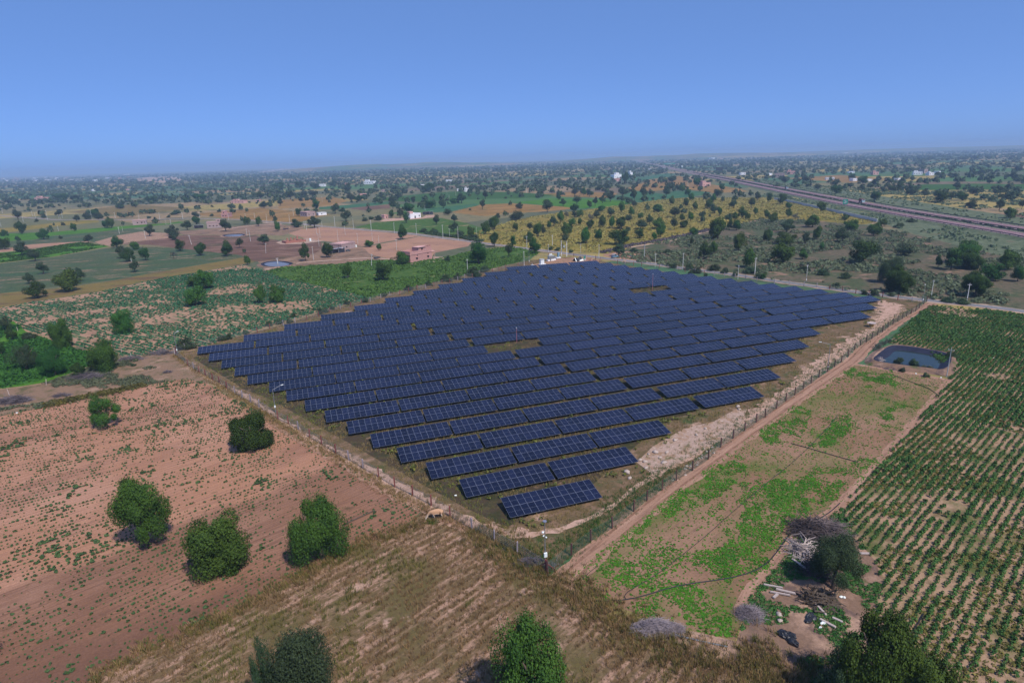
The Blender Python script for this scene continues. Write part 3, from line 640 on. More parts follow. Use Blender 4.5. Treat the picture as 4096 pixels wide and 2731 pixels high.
# ------------------------------------------------------------------ trees
def quads(P, Nn, size, asp=1.0, r=rng):
    """one leaf-clump quad at each point, facing roughly along its normal"""
    n = len(P); A = r.normal(size=(n, 3)); A -= (A*Nn).sum(1)[:, None]*Nn; A /= np.linalg.norm(A, axis=1)[:, None]+1e-9
    B = np.cross(Nn, A); s = (size*(.6+.8*r.random(n)))[:, None] if np.ndim(size) == 0 else size[:, None]
    A = A*s*.5; B = B*s*.5*asp
    v = np.stack([P-A-B, P+A-B*.6, P+A*.7+B, P-A*.8+B*1.1], 1).reshape(-1, 3)
    return v, np.arange(4*n).reshape(n, 4)
def crown_mesh(name, seed, mat, nb=16, nl=3600, ls=.07, flat=1.0, rb=.30, hang=0., low=-.75, gap=0., lean=0.):
    r = np.random.default_rng(seed)
    b = []
    while len(b) < nb:
        p = r.normal(size=3); p /= np.linalg.norm(p)
        if p[2] < low: continue
        q = p*(.45+.42*r.random())*np.array([1, .82+.3*((seed*7) % 5)/5, 1]); b.append(q)
    b += [np.array([0, 0, .15]), np.array([.12, 0, -.2]), np.array([-.15, .1, -.05]), np.array([0, -.2, .3]), np.array([0, .2, .1])] if gap < .3 else [np.array([0, 0, .0])]
    b = np.array(b); br = rb*(.55+.85*r.random(len(b))); br[nb:] = rb*1.35
    k = r.integers(0, len(b), nl)
    d = r.normal(size=(nl, 3)); d /= np.linalg.norm(d, axis=1)[:, None]
    rad = br[k]*(.55+.5*r.random(nl)**.5); P = b[k]+d*rad[:, None]
    P += .045*r.normal(size=P.shape); st_ = r.random(nl) < .10; P[st_] += d[st_]*(.12*r.random(st_.sum()))[:, None]
    if hang: P[:, 2] -= hang*r.random(nl)*np.clip(np.hypot(P[:, 0], P[:, 1])-.3, 0, 1)
    # keep what is on the outside of the crown
    dep = np.min(np.linalg.norm(P[:, None, :]-b[None], axis=2)/br[None], axis=1)
    keep = (dep > .52) | (r.random(nl) < .12); P = P[keep]; d = d[keep]
    N_ = d+P*.9+r.normal(size=P.shape)*.85; N_[:, 2] += .2; N_ /= np.linalg.norm(N_, axis=1)[:, None]
    v, f = quads(P, N_, ls, 1.0, r)
    lo, hi = np.percentile(v[:, 2], 1), np.percentile(v[:, 2], 99.3); wx = np.percentile(np.hypot(v[:, 0], v[:, 1]), 99.2)*.97
    v[:, 2] = (v[:, 2]-lo)/(hi-lo); v[:, :2] /= 2*wx
    v[:, 0] += lean*(v[:, 2]-.4)
    if flat != 1.0: v[:, 2] = v[:, 2]**flat
    return mesh(name, v, f, MATS[mat])
CR = dict(
 d=[crown_mesh('crown', s, 'leaf_dark', nb=13, nl=6500, ls=.068, rb=.33) for s in (1, 2, 3, 31)],
 g=[crown_mesh('crown', s, 'leaf_bright', nb=13, nl=6500, ls=.068, rb=.32, lean=l) for s, l in ((4, 0), (5, .1), (6, -.1), (32, 0))],
 u=[crown_mesh('crown', s, 'leaf_olive', nb=15, nl=5000, ls=.064, rb=.27, low=-.35) for s in (7, 8, 9, 33)],
 s=[crown_mesh('crown', s, 'leaf_grey', nb=16, nl=900, ls=.07, rb=.26, low=-.2, gap=1) for s in (10, 11)])
NEAR = dict(
 dome=crown_mesh('crown', 21, 'leaf_bright', nb=26, nl=40000, ls=.034, rb=.27, low=-.8),
 domed=crown_mesh('crown', 22, 'leaf_dark', nb=24, nl=40000, ls=.034, rb=.27, low=-.8),
 sparse=crown_mesh('crown', 23, 'leaf_bright', nb=17, nl=16000, ls=.030, rb=.24, low=-.5, gap=1),
 clumpy=crown_mesh('crown', 24, 'leaf_bright', nb=19, nl=32000, ls=.029, rb=.25, low=-.6, gap=.4, lean=-.1),
 droop=crown_mesh('crown', 25, 'leaf_bright', nb=20, nl=46000, ls=.024, rb=.27, hang=.4, low=-.5),
 droopg=crown_mesh('crown', 26, 'leaf_olive', nb=22, nl=44000, ls=.024, rb=.27, hang=.35, low=-.6),
 grey=crown_mesh('crown', 27, 'leaf_olive', nb=18, nl=17000, ls=.026, rb=.24, low=-.3, gap=1))
def trunk_mesh(seed, spread=.3, top=.72, bend=.06):       # unit height; limbs reach up into the crown
    r = random.Random(seed); b = MB(); bx, by = r.uniform(-bend, bend), r.uniform(-bend, bend)
    k = [(0, 0, -.04), (bx*.4, by*.4, .15), (bx, by, .34)]; b.tube(k, [.052, .038, .03], 7)
    for j in range(5):
        a = 2*pi*j/5+r.uniform(-.4, .4); s = spread*r.uniform(.7, 1.1); zt = top*r.uniform(.85, 1.1)
        e = (bx+s*cos(a), by+s*sin(a), zt); m_ = (bx+s*.4*cos(a), by+s*.4*sin(a), .34+(zt-.34)*.55)
        b.tube([(bx, by, .30), m_, e], [.024, .016, .007], 5)
    return b.me('trunk', [MATS['bark']], True)
TR = [trunk_mesh(s) for s in (1, 2, 3)]; TRT = [trunk_mesh(s, .26, .8, .12) for s in (4, 5)]
KD = dict(d='dark round tree', g='bright green tree', u='olive spreading tree', s='thin greyish tree', b='low olive bush')
TCOUNT = 0
def tree(vx, vy, wpx, hpx, kind, crown=None, desc=None, label=None, place=None, base=None, rz=None):
    global TCOUNT
    p = V(vx, vy) if base is None else base
    mp = mpp(p)*.985; W_ = wpx*mp; sn = 50.9/dist(p); H_ = max(.42*W_, (hpx*mp-.30*W_*sn)/math.sqrt(1-sn*sn))
    bush = kind == 'b'
    k = 'u' if bush else kind
    o = empty('shrub' if bush else 'tree', (p[0], p[1], 0), random.uniform(0, 6.28) if rz is None else rz)
    ratio = hpx/max(wpx, 1)
    cb = {'d': .16, 'g': .14, 'u': .26, 's': .22}[k] if ratio > .75 else .08
    if ratio > 1.25: cb += .06
    if bush: cb = -.04
    if crown is not None: cb = crown[1]
    cm = random.choice(CR[k]) if crown is None else NEAR[crown[0]]
    c = link('crown' if not bush else 'foliage', cm, o, (0, 0, H_*cb), 0, (W_, W_, H_*(1-cb)))
    tt = random.choice(TRT if k in 'us' else TR); ts = min(1.0, .9)
    if bush: link('stem', tt, o, (0, 0, 0), 0, (W_*.35, W_*.35, H_*.5))
    else: link('trunk', tt, o, (0, 0, 0), 0, (min(W_, H_*1.1)*.95, min(W_, H_*1.1)*.95, H_))
    if label: tag(o, label, 'bush' if bush else 'tree', 'bushes scattered over the fields' if bush else 'trees scattered over the fields')
    else: reg(o, desc or KD[kind], place or place_of(vx, vy), vx, 'bush' if bush else 'tree', 'bushes scattered over the fields' if bush else 'trees scattered over the fields')
    TCOUNT += 1; return o
# the near trees, one by one
def near_tree(vx, vy, w_, h_, crown, label, cb=.1, kind='g'): return tree(vx, vy, w_, h_, kind, (crown, cb), label=label)
near_tree(244, 978, 74, 76, 'sparse', 'thin leafy green tree in the front left field near its far edge', .18)
near_tree(583, 1030, 94, 90, 'domed', 'dense dark dome of a tree in the front field close to the fence', -.02, 'd')
near_tree(343, 1248, 116, 160, 'clumpy', 'tall clumpy green tree with bare trunk in the front left field', .2)
near_tree(503, 1312, 138, 140, 'dome', 'wide dense green tree reaching the soil in the middle of the front left field', -.04)
near_tree(742, 1286, 136, 150, 'droop', 'bright topped tree with drooping grey green branches beside the dry grass field', .06)
near_tree(700, 1625, 165, 190, 'droopg', 'big feathery green tree cut by the bottom edge, left of centre', .0, 'u')
near_tree(622, 1632, 80, 160, 'grey', 'thin feathery tree just left of the big feathery tree at the bottom edge', .05, 'u')
near_tree(1228, 1662, 205, 232, 'droop', 'bright feathery tree cut by the bottom edge near the centre', .1)
near_tree(1912, 1352, 112, 130, 'droopg', 'leaning feathery tree with bare trunk beside the brushwood heap', .3, 'u')
near_tree(2010, 1640, 190, 230, 'droop', 'large bright green tree in the lower right corner beside the cotton rows', .03)
near_tree(2110, 1668, 150, 180, 'dome', 'spreading green tree at the bottom edge right of the large bright tree', .0)
near_tree(1925, 1625, 120, 150, 'grey', 'greyish feathery tree left of the large bright tree at bottom right', .03, 'u')
near_tree(-80, 1540, 120, 160, 'dome', 'tree just outside the left edge throwing its shade on the young plants', .05)
near_tree(284, 812-46+0, 47, 56, 'dome', 'rounded bright green tree alone in the middle of the leafy field', .0)
near_tree(60, 848, 68, 62, 'grey', 'sparse grey tree in the dark green field at the left edge', .15, 's')
near_tree(128, 861, 58, 64, 'domed', 'dark round tree in the dark green field, right of the sparse grey one', .05, 'd')
near_tree(242, 852, 66, 72, 'dome', 'broad bright green tree at the right corner of the dark green field', -.03)
near_tree(143, 799, 47, 68, 'dome', 'tall bright green tree between the leafy field and the dark green field', .0)
near_tree(2063, 672, 66, 62, 'domed', 'very dark dense tree beside the road at right', .05, 'd')
near_tree(2044, 650, 56, 60, 'droopg', 'olive tree right behind the very dark dense roadside tree', .05, 'u')
near_tree(2239, 680, 62, 58, 'domed', 'round dark tree on a visible trunk at the right pink furrows', .2, 'd')
near_tree(2218, 605, 60, 52, 'dome', 'large bright topped tree crowning the dark clump at right', .05)
near_tree(2228, 617, 62, 44, 'domed', 'wide dark tree under the bright topped one at right', .05, 'd')
T0, T1, T2, T3 = 315.8, 574.2, 918.7, 0
L = []
def many(k, oy, s):
    for q in s.split(';'):
        q = q.strip()
        if not q: continue
        a = q.split(','); x, y = K(k, oy, float(a[0]), float(a[1])); L.append((x, y, float(a[2])/4, float(a[3])/4, a[4].strip()))
many(0, 550, """205,885,95,115,d;50,1030,110,110,d;40,905,90,60,d;205,1080,130,125,u;325,1135,115,115,u;165,950,50,45,b;405,935,120,100,d;470,870,50,60,d;685,860,60,75,g;580,808,45,30,b;
495,808,20,25,b;965,830,65,65,d;1025,832,85,100,g;1132,808,30,40,d;710,775,60,65,u;800,752,90,60,u;905,750,90,60,u;170,755,90,95,u;335,775,40,30,b;405,740,50,40,b;545,725,75,65,u;
880,720,100,65,d;820,710,60,45,u;985,730,45,40,u;1100,725,50,35,u;1150,735,80,35,u;1215,730,60,45,u;1370,745,45,25,b;1433,790,60,50,d;1375,905,110,105,u;815,970,85,80,u;1075,1010,130,110,d;
1120,1110,110,115,u;1190,1140,130,130,d;1240,1030,100,75,g;1340,1130,95,120,d;1240,1235,100,110,u;1655,1045,100,110,d;1605,940,110,80,u;1585,900,140,95,u;1600,1115,70,85,s;1850,1085,110,120,d;
2090,1090,140,150,d;2205,1015,75,95,u;2275,1170,60,90,g;2248,1060,35,40,g;1720,850,100,90,u;1805,800,90,75,d;2080,865,110,120,u;2275,800,70,75,g;2225,770,40,45,d;1800,730,80,50,u;1615,710,105,45,u;
1550,735,40,25,b;1720,700,45,45,u;1665,665,45,50,u;1815,670,60,50,d;1950,640,30,20,b;1945,725,40,25,b;2015,685,40,30,b;2130,650,60,45,u;2215,670,45,55,u;2270,685,30,40,d;2135,700,60,50,u;
1400,605,130,65,d;1320,600,40,25,d;1100,655,90,55,u;1130,640,50,70,u;1060,590,60,50,u;885,605,60,60,u;975,615,25,40,g;1145,555,40,30,u;1190,575,35,45,u;800,640,40,30,u;545,630,30,20,b;495,645,35,20,b;
430,650,35,35,u;365,655,50,25,b;315,640,45,40,u;265,640,30,35,u;268,680,40,40,u;205,640,30,35,u;115,615,60,30,u;75,655,50,30,u;560,585,160,55,d;700,575,110,35,d;1835,580,150,60,d;1720,595,90,45,d;1590,580,50,45,u;
560,930,40,30,b;1310,700,70,40,u;1395,700,80,40,u""")
many(0, 1000, """400,220,110,115,u;275,310,100,100,u;350,440,200,165,d;620,380,225,210,g;745,290,90,130,u;1900,355,190,180,g;1790,335,130,100,g;1800,510,210,185,g;110,825,115,130,d;60,735,130,130,u;
15,965,80,120,d;735,1165,130,140,d;280,815,140,70,b;1715,905,200,105,b;2050,830,110,50,b;1260,995,60,30,b;1230,1065,60,30,b;2100,820,80,60,b;2260,770,70,40,b""")
many(1, 1000, """40,490,110,175,g;205,480,150,165,g;845,260,110,150,g;1165,280,180,175,d;1345,130,135,125,g;345,620,60,50,b;220,680,90,50,b;310,670,70,45,b;590,590,60,60,b;640,570,80,40,b;840,500,90,40,b;
1000,480,80,45,b;1180,430,60,40,b;1400,370,100,55,b;1590,330,80,50,b;1750,290,120,70,b;1850,270,90,60,b;1985,235,130,90,b;2090,200,120,60,b;2030,245,110,60,b;120,700,70,50,b;700,545,60,35,b""")
many(1, 550, """25,815,65,90,g;150,730,50,60,g;175,765,50,45,b;200,865,55,100,g;395,720,60,70,d;555,665,75,95,d;375,825,115,80,u;540,830,140,110,u;75,985,110,100,u;455,1135,110,170,d;655,1105,125,140,d;1130,1040,50,65,g;
1045,1005,90,65,g;1345,935,115,140,d;1385,785,75,100,d;1400,695,120,95,d;1250,740,60,75,d;1325,740,80,90,u;830,770,120,100,u;820,815,60,50,u;730,700,90,95,u;795,700,70,60,u;1000,770,60,35,b;1120,760,90,45,b;
1060,755,60,30,b;1040,690,50,45,g;1655,800,75,90,u;1825,780,75,75,u;1815,865,110,85,u;1760,710,80,55,u;2190,845,115,125,g;2110,890,90,125,g;1975,905,75,90,g;2190,1005,95,135,d;2050,1160,200,205,d;2325,1100,80,130,u;
1720,650,70,70,u;1595,650,130,75,d;1555,585,60,45,u;1810,610,75,50,d;1890,605,100,95,u;2110,565,65,80,u;2040,535,50,60,u;2080,660,65,90,u;2320,530,30,45,u;2335,625,35,40,u;2290,720,55,45,u;2220,740,60,45,b;
1390,600,55,50,u;1445,600,55,60,u;1260,655,75,75,u;1250,590,75,50,u;1305,640,45,40,u;1145,615,50,60,u;1095,610,60,60,u;1030,640,30,40,u;945,585,100,55,d;875,575,90,65,u;680,570,40,50,u;530,585,60,40,u;
470,580,60,35,b;415,585,50,40,b;320,570,100,80,u;225,625,60,60,u;75,650,80,65,u;130,640,60,50,u;40,560,80,70,d;130,560,50,50,u;1585,500,120,80,d;1350,515,60,55,u;1265,515,45,50,u;1380,480,40,35,u;
1215,475,40,40,u;1160,475,40,35,u;1105,505,50,30,u;1050,530,50,60,u;440,540,80,50,u;520,540,60,55,u;400,465,90,60,d;235,505,60,55,u;165,515,45,35,u;120,505,35,35,u;215,470,130,40,d;60,500,50,60,u;545,470,100,50,d;
850,500,80,80,u;790,475,60,50,u;710,450,100,60,u;1850,465,50,40,u;1745,470,30,45,u;1980,500,60,60,u;2105,490,50,50,u;2290,490,80,40,u;1760,1135,60,55,b;1540,870,80,40,b;1640,880,90,50,b;1880,905,110,55,b;2000,930,100,45,b;1300,560,90,45,u""")
many(2, 550, """35,865,60,85,g;165,860,60,80,u;240,910,100,130,g;290,915,40,120,u;385,815,85,95,u;345,840,45,75,g;445,780,75,105,g;500,750,50,80,s;550,815,75,75,g;500,905,120,130,g;490,950,80,60,u;160,960,105,100,d;
205,1065,125,150,d;10,1010,60,110,d;50,760,150,90,u;625,808,50,70,g;720,840,85,85,d;680,975,120,150,g;790,955,90,115,d;835,825,90,110,g;920,835,75,110,g;1005,840,120,110,d;985,985,195,150,d;1065,870,50,50,g;
980,1095,120,125,u;1175,925,100,90,d;1305,945,55,75,g;1365,915,90,120,g;1340,840,130,105,g;1185,845,110,95,u;1265,805,80,100,u;1065,765,80,55,u;1180,745,60,55,g;1095,720,60,85,g;910,730,85,90,u;780,745,70,80,u;
725,760,65,65,s;620,735,75,75,g;575,735,60,60,u;570,685,90,75,d;825,680,80,60,g;1005,690,75,100,g;1240,670,50,60,g;1330,685,130,75,g;1120,640,65,60,u;710,650,50,70,g;470,630,65,70,u;595,610,85,75,u;
325,690,100,115,u;320,610,50,40,u;65,655,85,60,u;430,575,60,70,d;765,630,55,85,u;830,605,75,75,u;575,540,65,80,u;295,500,45,55,g;370,515,50,50,u;660,535,55,75,g;710,545,65,75,u;905,590,90,100,u;870,520,60,50,u;
1015,545,85,95,u;1120,590,80,120,u;1205,565,80,110,u;1275,530,60,50,u;1415,545,80,100,u;1440,500,100,90,u;1485,500,40,40,u;1565,495,70,60,g;1620,530,70,60,g;1640,580,65,70,g;1600,635,70,80,g;1465,615,60,75,g;
1550,660,45,45,u;1500,735,120,100,u;1575,700,70,45,g;1560,760,60,60,g;1490,850,75,115,u;1580,830,100,70,d;1640,765,55,85,g;1680,660,60,70,g;1745,745,80,70,u;1750,780,45,60,g;1665,905,90,80,g;1650,1000,40,90,u;
1815,735,25,30,s;1815,655,90,90,g;1855,700,90,90,u;1905,720,55,80,d;1850,590,60,75,g;1775,580,45,65,g;1725,495,55,50,u;1885,540,100,65,d;1935,590,35,50,g;2045,580,50,50,g;2030,655,80,85,u;2110,740,95,110,d;
2165,760,55,70,g;2235,705,55,65,g;2200,650,65,100,u;2255,580,60,65,u;2340,745,60,80,g;2000,850,70,105,d;2060,855,100,100,d;1885,935,175,205,g;2080,1040,140,170,g;2335,970,90,125,d;1765,1120,130,170,d;
1850,1080,90,130,g;2185,1195,150,175,g;2090,545,40,60,g;2050,525,60,50,u;2190,540,50,50,u;1990,755,100,60,u;2040,755,60,70,g;1700,450,100,80,d;1925,485,60,60,d;1600,410,60,50,u;1475,405,110,50,d;1360,425,50,60,d;
1405,420,50,45,u;1240,425,60,40,u;1235,450,50,30,u;1130,460,60,40,d;1040,430,70,110,d;800,490,80,60,u;765,450,60,30,u;490,450,60,40,u;210,460,40,30,u;310,460,35,25,u;100,495,80,40,u;350,1035,60,35,b;420,1040,60,35,b;
540,1060,50,30,b;1120,1050,90,35,b;1420,1060,80,40,b""")
many(3, 550, """10,600,50,90,d;130,615,80,100,d;190,655,60,60,g;185,735,65,85,g;250,750,90,60,s;40,785,85,100,g;405,825,150,120,g;165,875,160,125,u;485,680,90,90,g;710,760,70,60,g;760,860,135,110,g;1045,815,80,70,g;
675,965,130,140,u;970,905,135,125,g;340,975,90,110,u;445,950,80,140,g;160,980,190,115,g;15,945,60,100,g;145,1155,230,190,g;320,1120,90,100,g;495,1035,55,75,g;825,985,60,90,s;870,1160,230,220,d;1000,1060,100,70,u;
1250,1085,180,110,u;1560,1195,80,120,d;1680,1215,160,205,d;2200,1215,200,190,g;625,515,120,80,d;975,575,110,80,d;1135,495,90,60,d;1205,480,90,80,d;1320,525,110,80,u;1580,600,140,110,d;1780,580,110,80,d;
1860,650,110,80,u;1685,570,60,70,u;1435,550,70,70,u;2215,740,130,100,g;2120,670,90,100,u;1540,415,60,50,u;870,425,100,70,d;1010,410,60,60,u;940,465,60,50,u;710,470,40,50,g;770,385,70,50,d;620,440,90,60,u;
455,485,60,60,u;365,455,60,40,u;260,460,70,40,d;345,415,60,60,u;265,385,50,60,u;325,380,50,60,u;150,420,60,60,u;420,330,40,40,u;1310,780,80,40,b;1200,830,100,50,b;1560,540,90,60,u;2250,560,120,70,u;2330,660,60,90,u;
1380,480,60,50,u;1730,470,70,60,u;1880,520,90,60,u;2070,480,50,40,u;2240,380,60,60,u;2040,370,60,50,u;1860,380,60,50,u;1720,370,60,45,u;1300,310,50,40,d""")
many(3, 1000, """2040,280,210,170,d;2290,290,130,150,d;980,420,90,60,b;890,410,70,45,b;1130,425,70,40,b;1520,440,80,45,b;1650,480,120,50,b;1790,500,120,50,b;100,130,100,50,b;330,190,110,50,b;500,230,130,60,b;700,260,120,60,b;620,340,90,45,b;
1230,1120,60,50,b;1450,1165,65,45,b;1200,1035,90,60,b;1340,1065,100,75,b;1690,1005,130,80,b;1420,1090,60,30,b;1480,1090,60,30,b""")
many(2, 1000, """1480,165,90,50,b;1620,180,110,60,b;1700,210,120,50,b;1850,190,130,70,b;1950,215,80,60,b;2050,240,60,45,b;2200,215,150,60,b;1780,240,40,30,b;1640,215,50,35,b;2270,260,110,50,b;1440,150,60,35,b;2310,270,60,60,d""")
L.sort(key=lambda q: -q[2]*q[3])
trees = [q for q in L if q[4] != 'b']; bushes = [q for q in L if q[4] == 'b']
EXTRA = trees[276:]
for q in trees[:276]: tree(q[0], q[1], q[2], q[3], q[4])
for q in bushes: tree(q[0], q[1], q[2], q[3], q[4])
print('trees', TCOUNT, 'spill', len(EXTRA))
# silver-leaved shrubs along the pond bank
for i, (x, y, w_, h_) in enumerate([(1000, 905, 70, 50), (1030, 890, 60, 50), (1060, 868, 60, 40), (1100, 850, 70, 45), (985, 925, 50, 35), (1440, 1085, 60, 35), (1490, 1090, 50, 30)]):
    vx, vy = K(3, 1000, x, y); o = tree(vx, vy, w_/4*1.2, h_/4*1.2, 'b', desc='silvery grey shrub', place='on the bank of the lined pond'); o.children[0].data = CR['s'][i % 2]

# distant trees: an even scatter over the plain that thins out over open fields, one mass
def far_trees():
    r = np.random.default_rng(11); P = []
    for lo, hi, n in ((430, 800, 750), (800, 1400, 2000), (1400, 2400, 4200), (2400, 4200, 6500), (4200, 8000, 9000)):
        d = np.sqrt(r.random(n)*(hi**2-lo**2)+lo**2); a = YAW+(r.random(n)-.5)*R(92)
        P.append(np.stack([CAM[0]+d*np.sin(a), CAM[1]+d*np.cos(a)], 1))
    P = np.concatenate(P); vx, vy = toV(np.c_[P, np.zeros(len(P))].T.T) if False else (None, None)
    dd = np.c_[P, np.zeros(len(P))]-CAM; z = dd@fw; vx = (2048+2500.87*(dd@rt2)/z)/1.7415; vy = (1365.5-2500.87*(dd@up2)/z)/1.7415
    den = .6*fbm(P[:, 0], P[:, 1], 230., 2)+.4*fbm(P[:, 0], P[:, 1], 60., 5); far = np.clip((np.hypot(P[:, 0], P[:, 1])-500)/1800, 0, 1)
    keep = den > (.50-.22*far)
    for k in FR:
        if k in ('farmland',): continue
        q = inpoly(vx, vy, FR[k]); keep &= ~(q & (r.random(len(q)) < (.97 if k in ('yellow', 'scrubR', 'greygreen', 'tan1', 'tan2', 'ploughed') or FM[k] in ('vivid_green', 'dark_crop') else .8)))
    near_any = (vy > 500); keep &= ~near_any; keep &= ~((vy > 470) & (r.random(len(vy)) < .75))
    # clear of the highway and the road
    for W2, wd in ((NW, 22), (RS, 7)):
        for a, b in zip(W2[:-1], W2[1:]):
            e = b-a; L2 = e@e
            if L2 < 1: continue
            t_ = np.clip(((P-a)@e)/L2, 0, 1); q = a+t_[:, None]*e; keep &= np.hypot(*(P-q).T) > wd
    P = P[keep]; n = len(P); D_ = np.hypot(P[:, 0]-CAM[0], P[:, 1]-CAM[1])
    Wd = (3+7.5*r.random(n)**1.6)*(1+.25*(D_ > 2500)); Ht = Wd*(.6+.35*r.random(n))
    for x, y, w_, h_, k in EXTRA:
        p = V(x, y); P = np.r_[P, [p[:2]]]; D_ = np.r_[D_, dist(p)]; Wd = np.r_[Wd, w_*mpp(p)]; Ht = np.r_[Ht, h_*mpp(p)]
    n = len(P); vs = []; fs = []; off = 0
    for lo, hi, nl, ls in ((0, 900, 150, .20), (900, 1500, 70, .28), (1500, 2600, 34, .40), (2600, 9e9, 14, .62)):
        I = np.where((D_ >= lo) & (D_ < hi))[0]
        if not len(I): continue
        tm = []
        for s in range(5):          # five templates per distance band
            q = r.normal(size=(nl, 3)); q /= np.linalg.norm(q, axis=1)[:, None]; q[:, 2] = np.abs(q[:, 2])*.95-.25*(r.random(nl) < .35)
            lump = 1+.22*np.sin(q[:, 0]*5+s)+.22*np.sin(q[:, 1]*6+2*s)
            pp = q*np.array([.42, .42, .62])*lump[:, None]*(.75+.3*r.random(nl))[:, None]+np.array([0, 0, .35]); N_ = q+.35*r.normal(size=q.shape); N_ /= np.linalg.norm(N_, axis=1)[:, None]
            v, f = quads(pp, N_, ls, 1., r)
            if lo < 1500:
                tv = np.array([[-.035, 0, 0], [.035, 0, 0], [.03, 0, .5], [-.03, 0, .5], [0, -.035, 0], [0, .035, 0], [0, .03, .5], [0, -.03, .5]]); tf = np.array([[0, 1, 2, 3], [4, 5, 6, 7]])+len(v)
                v = np.r_[v, tv]; f = np.r_[f, tf]
            tm.append((v, f))
        ks = r.integers(0, 5, len(I))
        for s in range(5):
            J = I[ks == s]
            if not len(J): continue
            v, f = tm[s]; a = r.random(len(J))*6.28; ca, sa = np.cos(a)[:, None], np.sin(a)[:, None]
            X = (v[None, :, 0]*ca-v[None, :, 1]*sa)*Wd[J][:, None]+P[J, 0][:, None]; Y = (v[None, :, 0]*sa+v[None, :, 1]*ca)*Wd[J][:, None]+P[J, 1][:, None]
            Zz = v[None, :, 2]*Ht[J][:, None]+np.zeros_like(X)
            vs.append(np.stack([X, Y, Zz], 2).reshape(-1, 3)); fs.append((f[None]+(np.arange(len(J))*len(v))[:, None, None]).reshape(-1, 4)+off); off += len(J)*len(v)
    o = link('distant_trees', mesh('distant_trees', np.concatenate(vs), np.concatenate(fs), MATS['leaf_far']))
    tag(o, 'thousands of small dark trees dotting the hazy plain to the horizon', 'trees', None, 'stuff'); print('far trees', n, 'faces', sum(len(f) for f in fs))
far_trees()
#==PART3
# ------------------------------------------------------------------ crops, grass and other ground cover
def clump(seed, n, ls, h, spread=.5, up=.5, blade=False, curve=.4):
    """one small plant as a template of leaf quads; unit width"""
    r = np.random.default_rng(seed)
    if blade:
        vs = []
        for i in range(n):
            a = r.random()*6.28; b = r.normal(size=2)*spread*.35; l = h*(.55+.6*r.random()); w_ = ls*(.6+.8*r.random()); d = np.array([cos(a), sin(a)])*curve*l*r.random()
            c = a+1.57+r.normal()*.5; e = np.array([cos(c), sin(c)])*w_/2
            vs += [[b[0]-e[0], b[1]-e[1], 0], [b[0]+e[0], b[1]+e[1], 0], [b[0]+d[0]+e[0]*.5, b[1]+d[1]+e[1]*.5, l], [b[0]+d[0]-e[0]*.5, b[1]+d[1]-e[1]*.5, l]]
        return np.array(vs), np.arange(4*n).reshape(n, 4)
    q = r.normal(size=(n, 3)); q /= np.linalg.norm(q, axis=1)[:, None]; q[:, 2] = np.abs(q[:, 2])
    P = q*np.array([spread, spread, h*.55])*(.45+.55*r.random(n))[:, None]; P[:, 2] += h*.32
    N_ = q*np.array([.8, .8, .5])+np.array([0, 0, up])+.4*r.normal(size=q.shape); N_ /= np.linalg.norm(N_, axis=1)[:, None]
    return quads(P, N_, ls, 1., r)
def scatter(name, P, S, temps, mat, label, cat, z=.05, zs=None):
    r = np.random.default_rng(len(P)); ks = r.integers(0, len(temps), len(P)); vs = []; fs = []; off = 0
    zs = S if zs is None else zs
    for s in range(len(temps)):
        J = np.where(ks == s)[0]
        if not len(J): continue
        v, f = temps[s]; a = r.random(len(J))*6.28; ca, sa = np.cos(a)[:, None], np.sin(a)[:, None]
        X = (v[None, :, 0]*ca-v[None, :, 1]*sa)*S[J][:, None]+P[J, 0][:, None]; Y = (v[None, :, 0]*sa+v[None, :, 1]*ca)*S[J][:, None]+P[J, 1][:, None]
        Zz = v[None, :, 2]*zs[J][:, None]+z+np.zeros_like(X)
        vs.append(np.stack([X, Y, Zz], 2).reshape(-1, 3)); fs.append((f[None]+(np.arange(len(J))*len(v))[:, None, None]).reshape(-1, 4)+off); off += len(J)*len(v)
    o = link(name, mesh(name, np.concatenate(vs), np.concatenate(fs), MATS[mat])); tag(o, label, cat, None, 'stuff')
    print(name, len(P), 'faces', sum(len(f) for f in fs)); return o
def rows(poly, ang, sp, step, r, jit=.25):
    A = np.array(poly); u = np.array([cos(R(ang)), sin(R(ang))]); n_ = np.array([-u[1], u[0]]); a = A@u; b = A@n_
    bb = np.arange(b.min(), b.max(), sp); aa = np.arange(a.min(), a.max(), step); X, Y = np.meshgrid(aa, bb)
    X = X+(r.random(X.shape)-.5)*step*2*jit; Y = Y+(r.random(X.shape)-.5)*sp*jit+.25*np.sin(X*.05+Y*.03)
    P = X.reshape(-1, 1)*u+Y.reshape(-1, 1)*n_; return P[inpoly(P[:, 0], P[:, 1], poly)]
def rnd(poly, n, r):
    A = np.array(poly); P = A.min(0)+r.random((n, 2))*(A.max(0)-A.min(0)); return P[inpoly(P[:, 0], P[:, 1], poly)]
def inview(P, m=25):
    dd = np.c_[P, np.zeros(len(P))]-CAM; z = dd@fw; vx = (2048+2500.87*(dd@rt2)/z)/1.7415; vy = (1365.5-2500.87*(dd@up2)/z)/1.7415
    return (z > 5) & (vx > -m*4) & (vx < 2352+m*4) & (vy < 1568+m*6), vx, vy
r = np.random.default_rng(5)
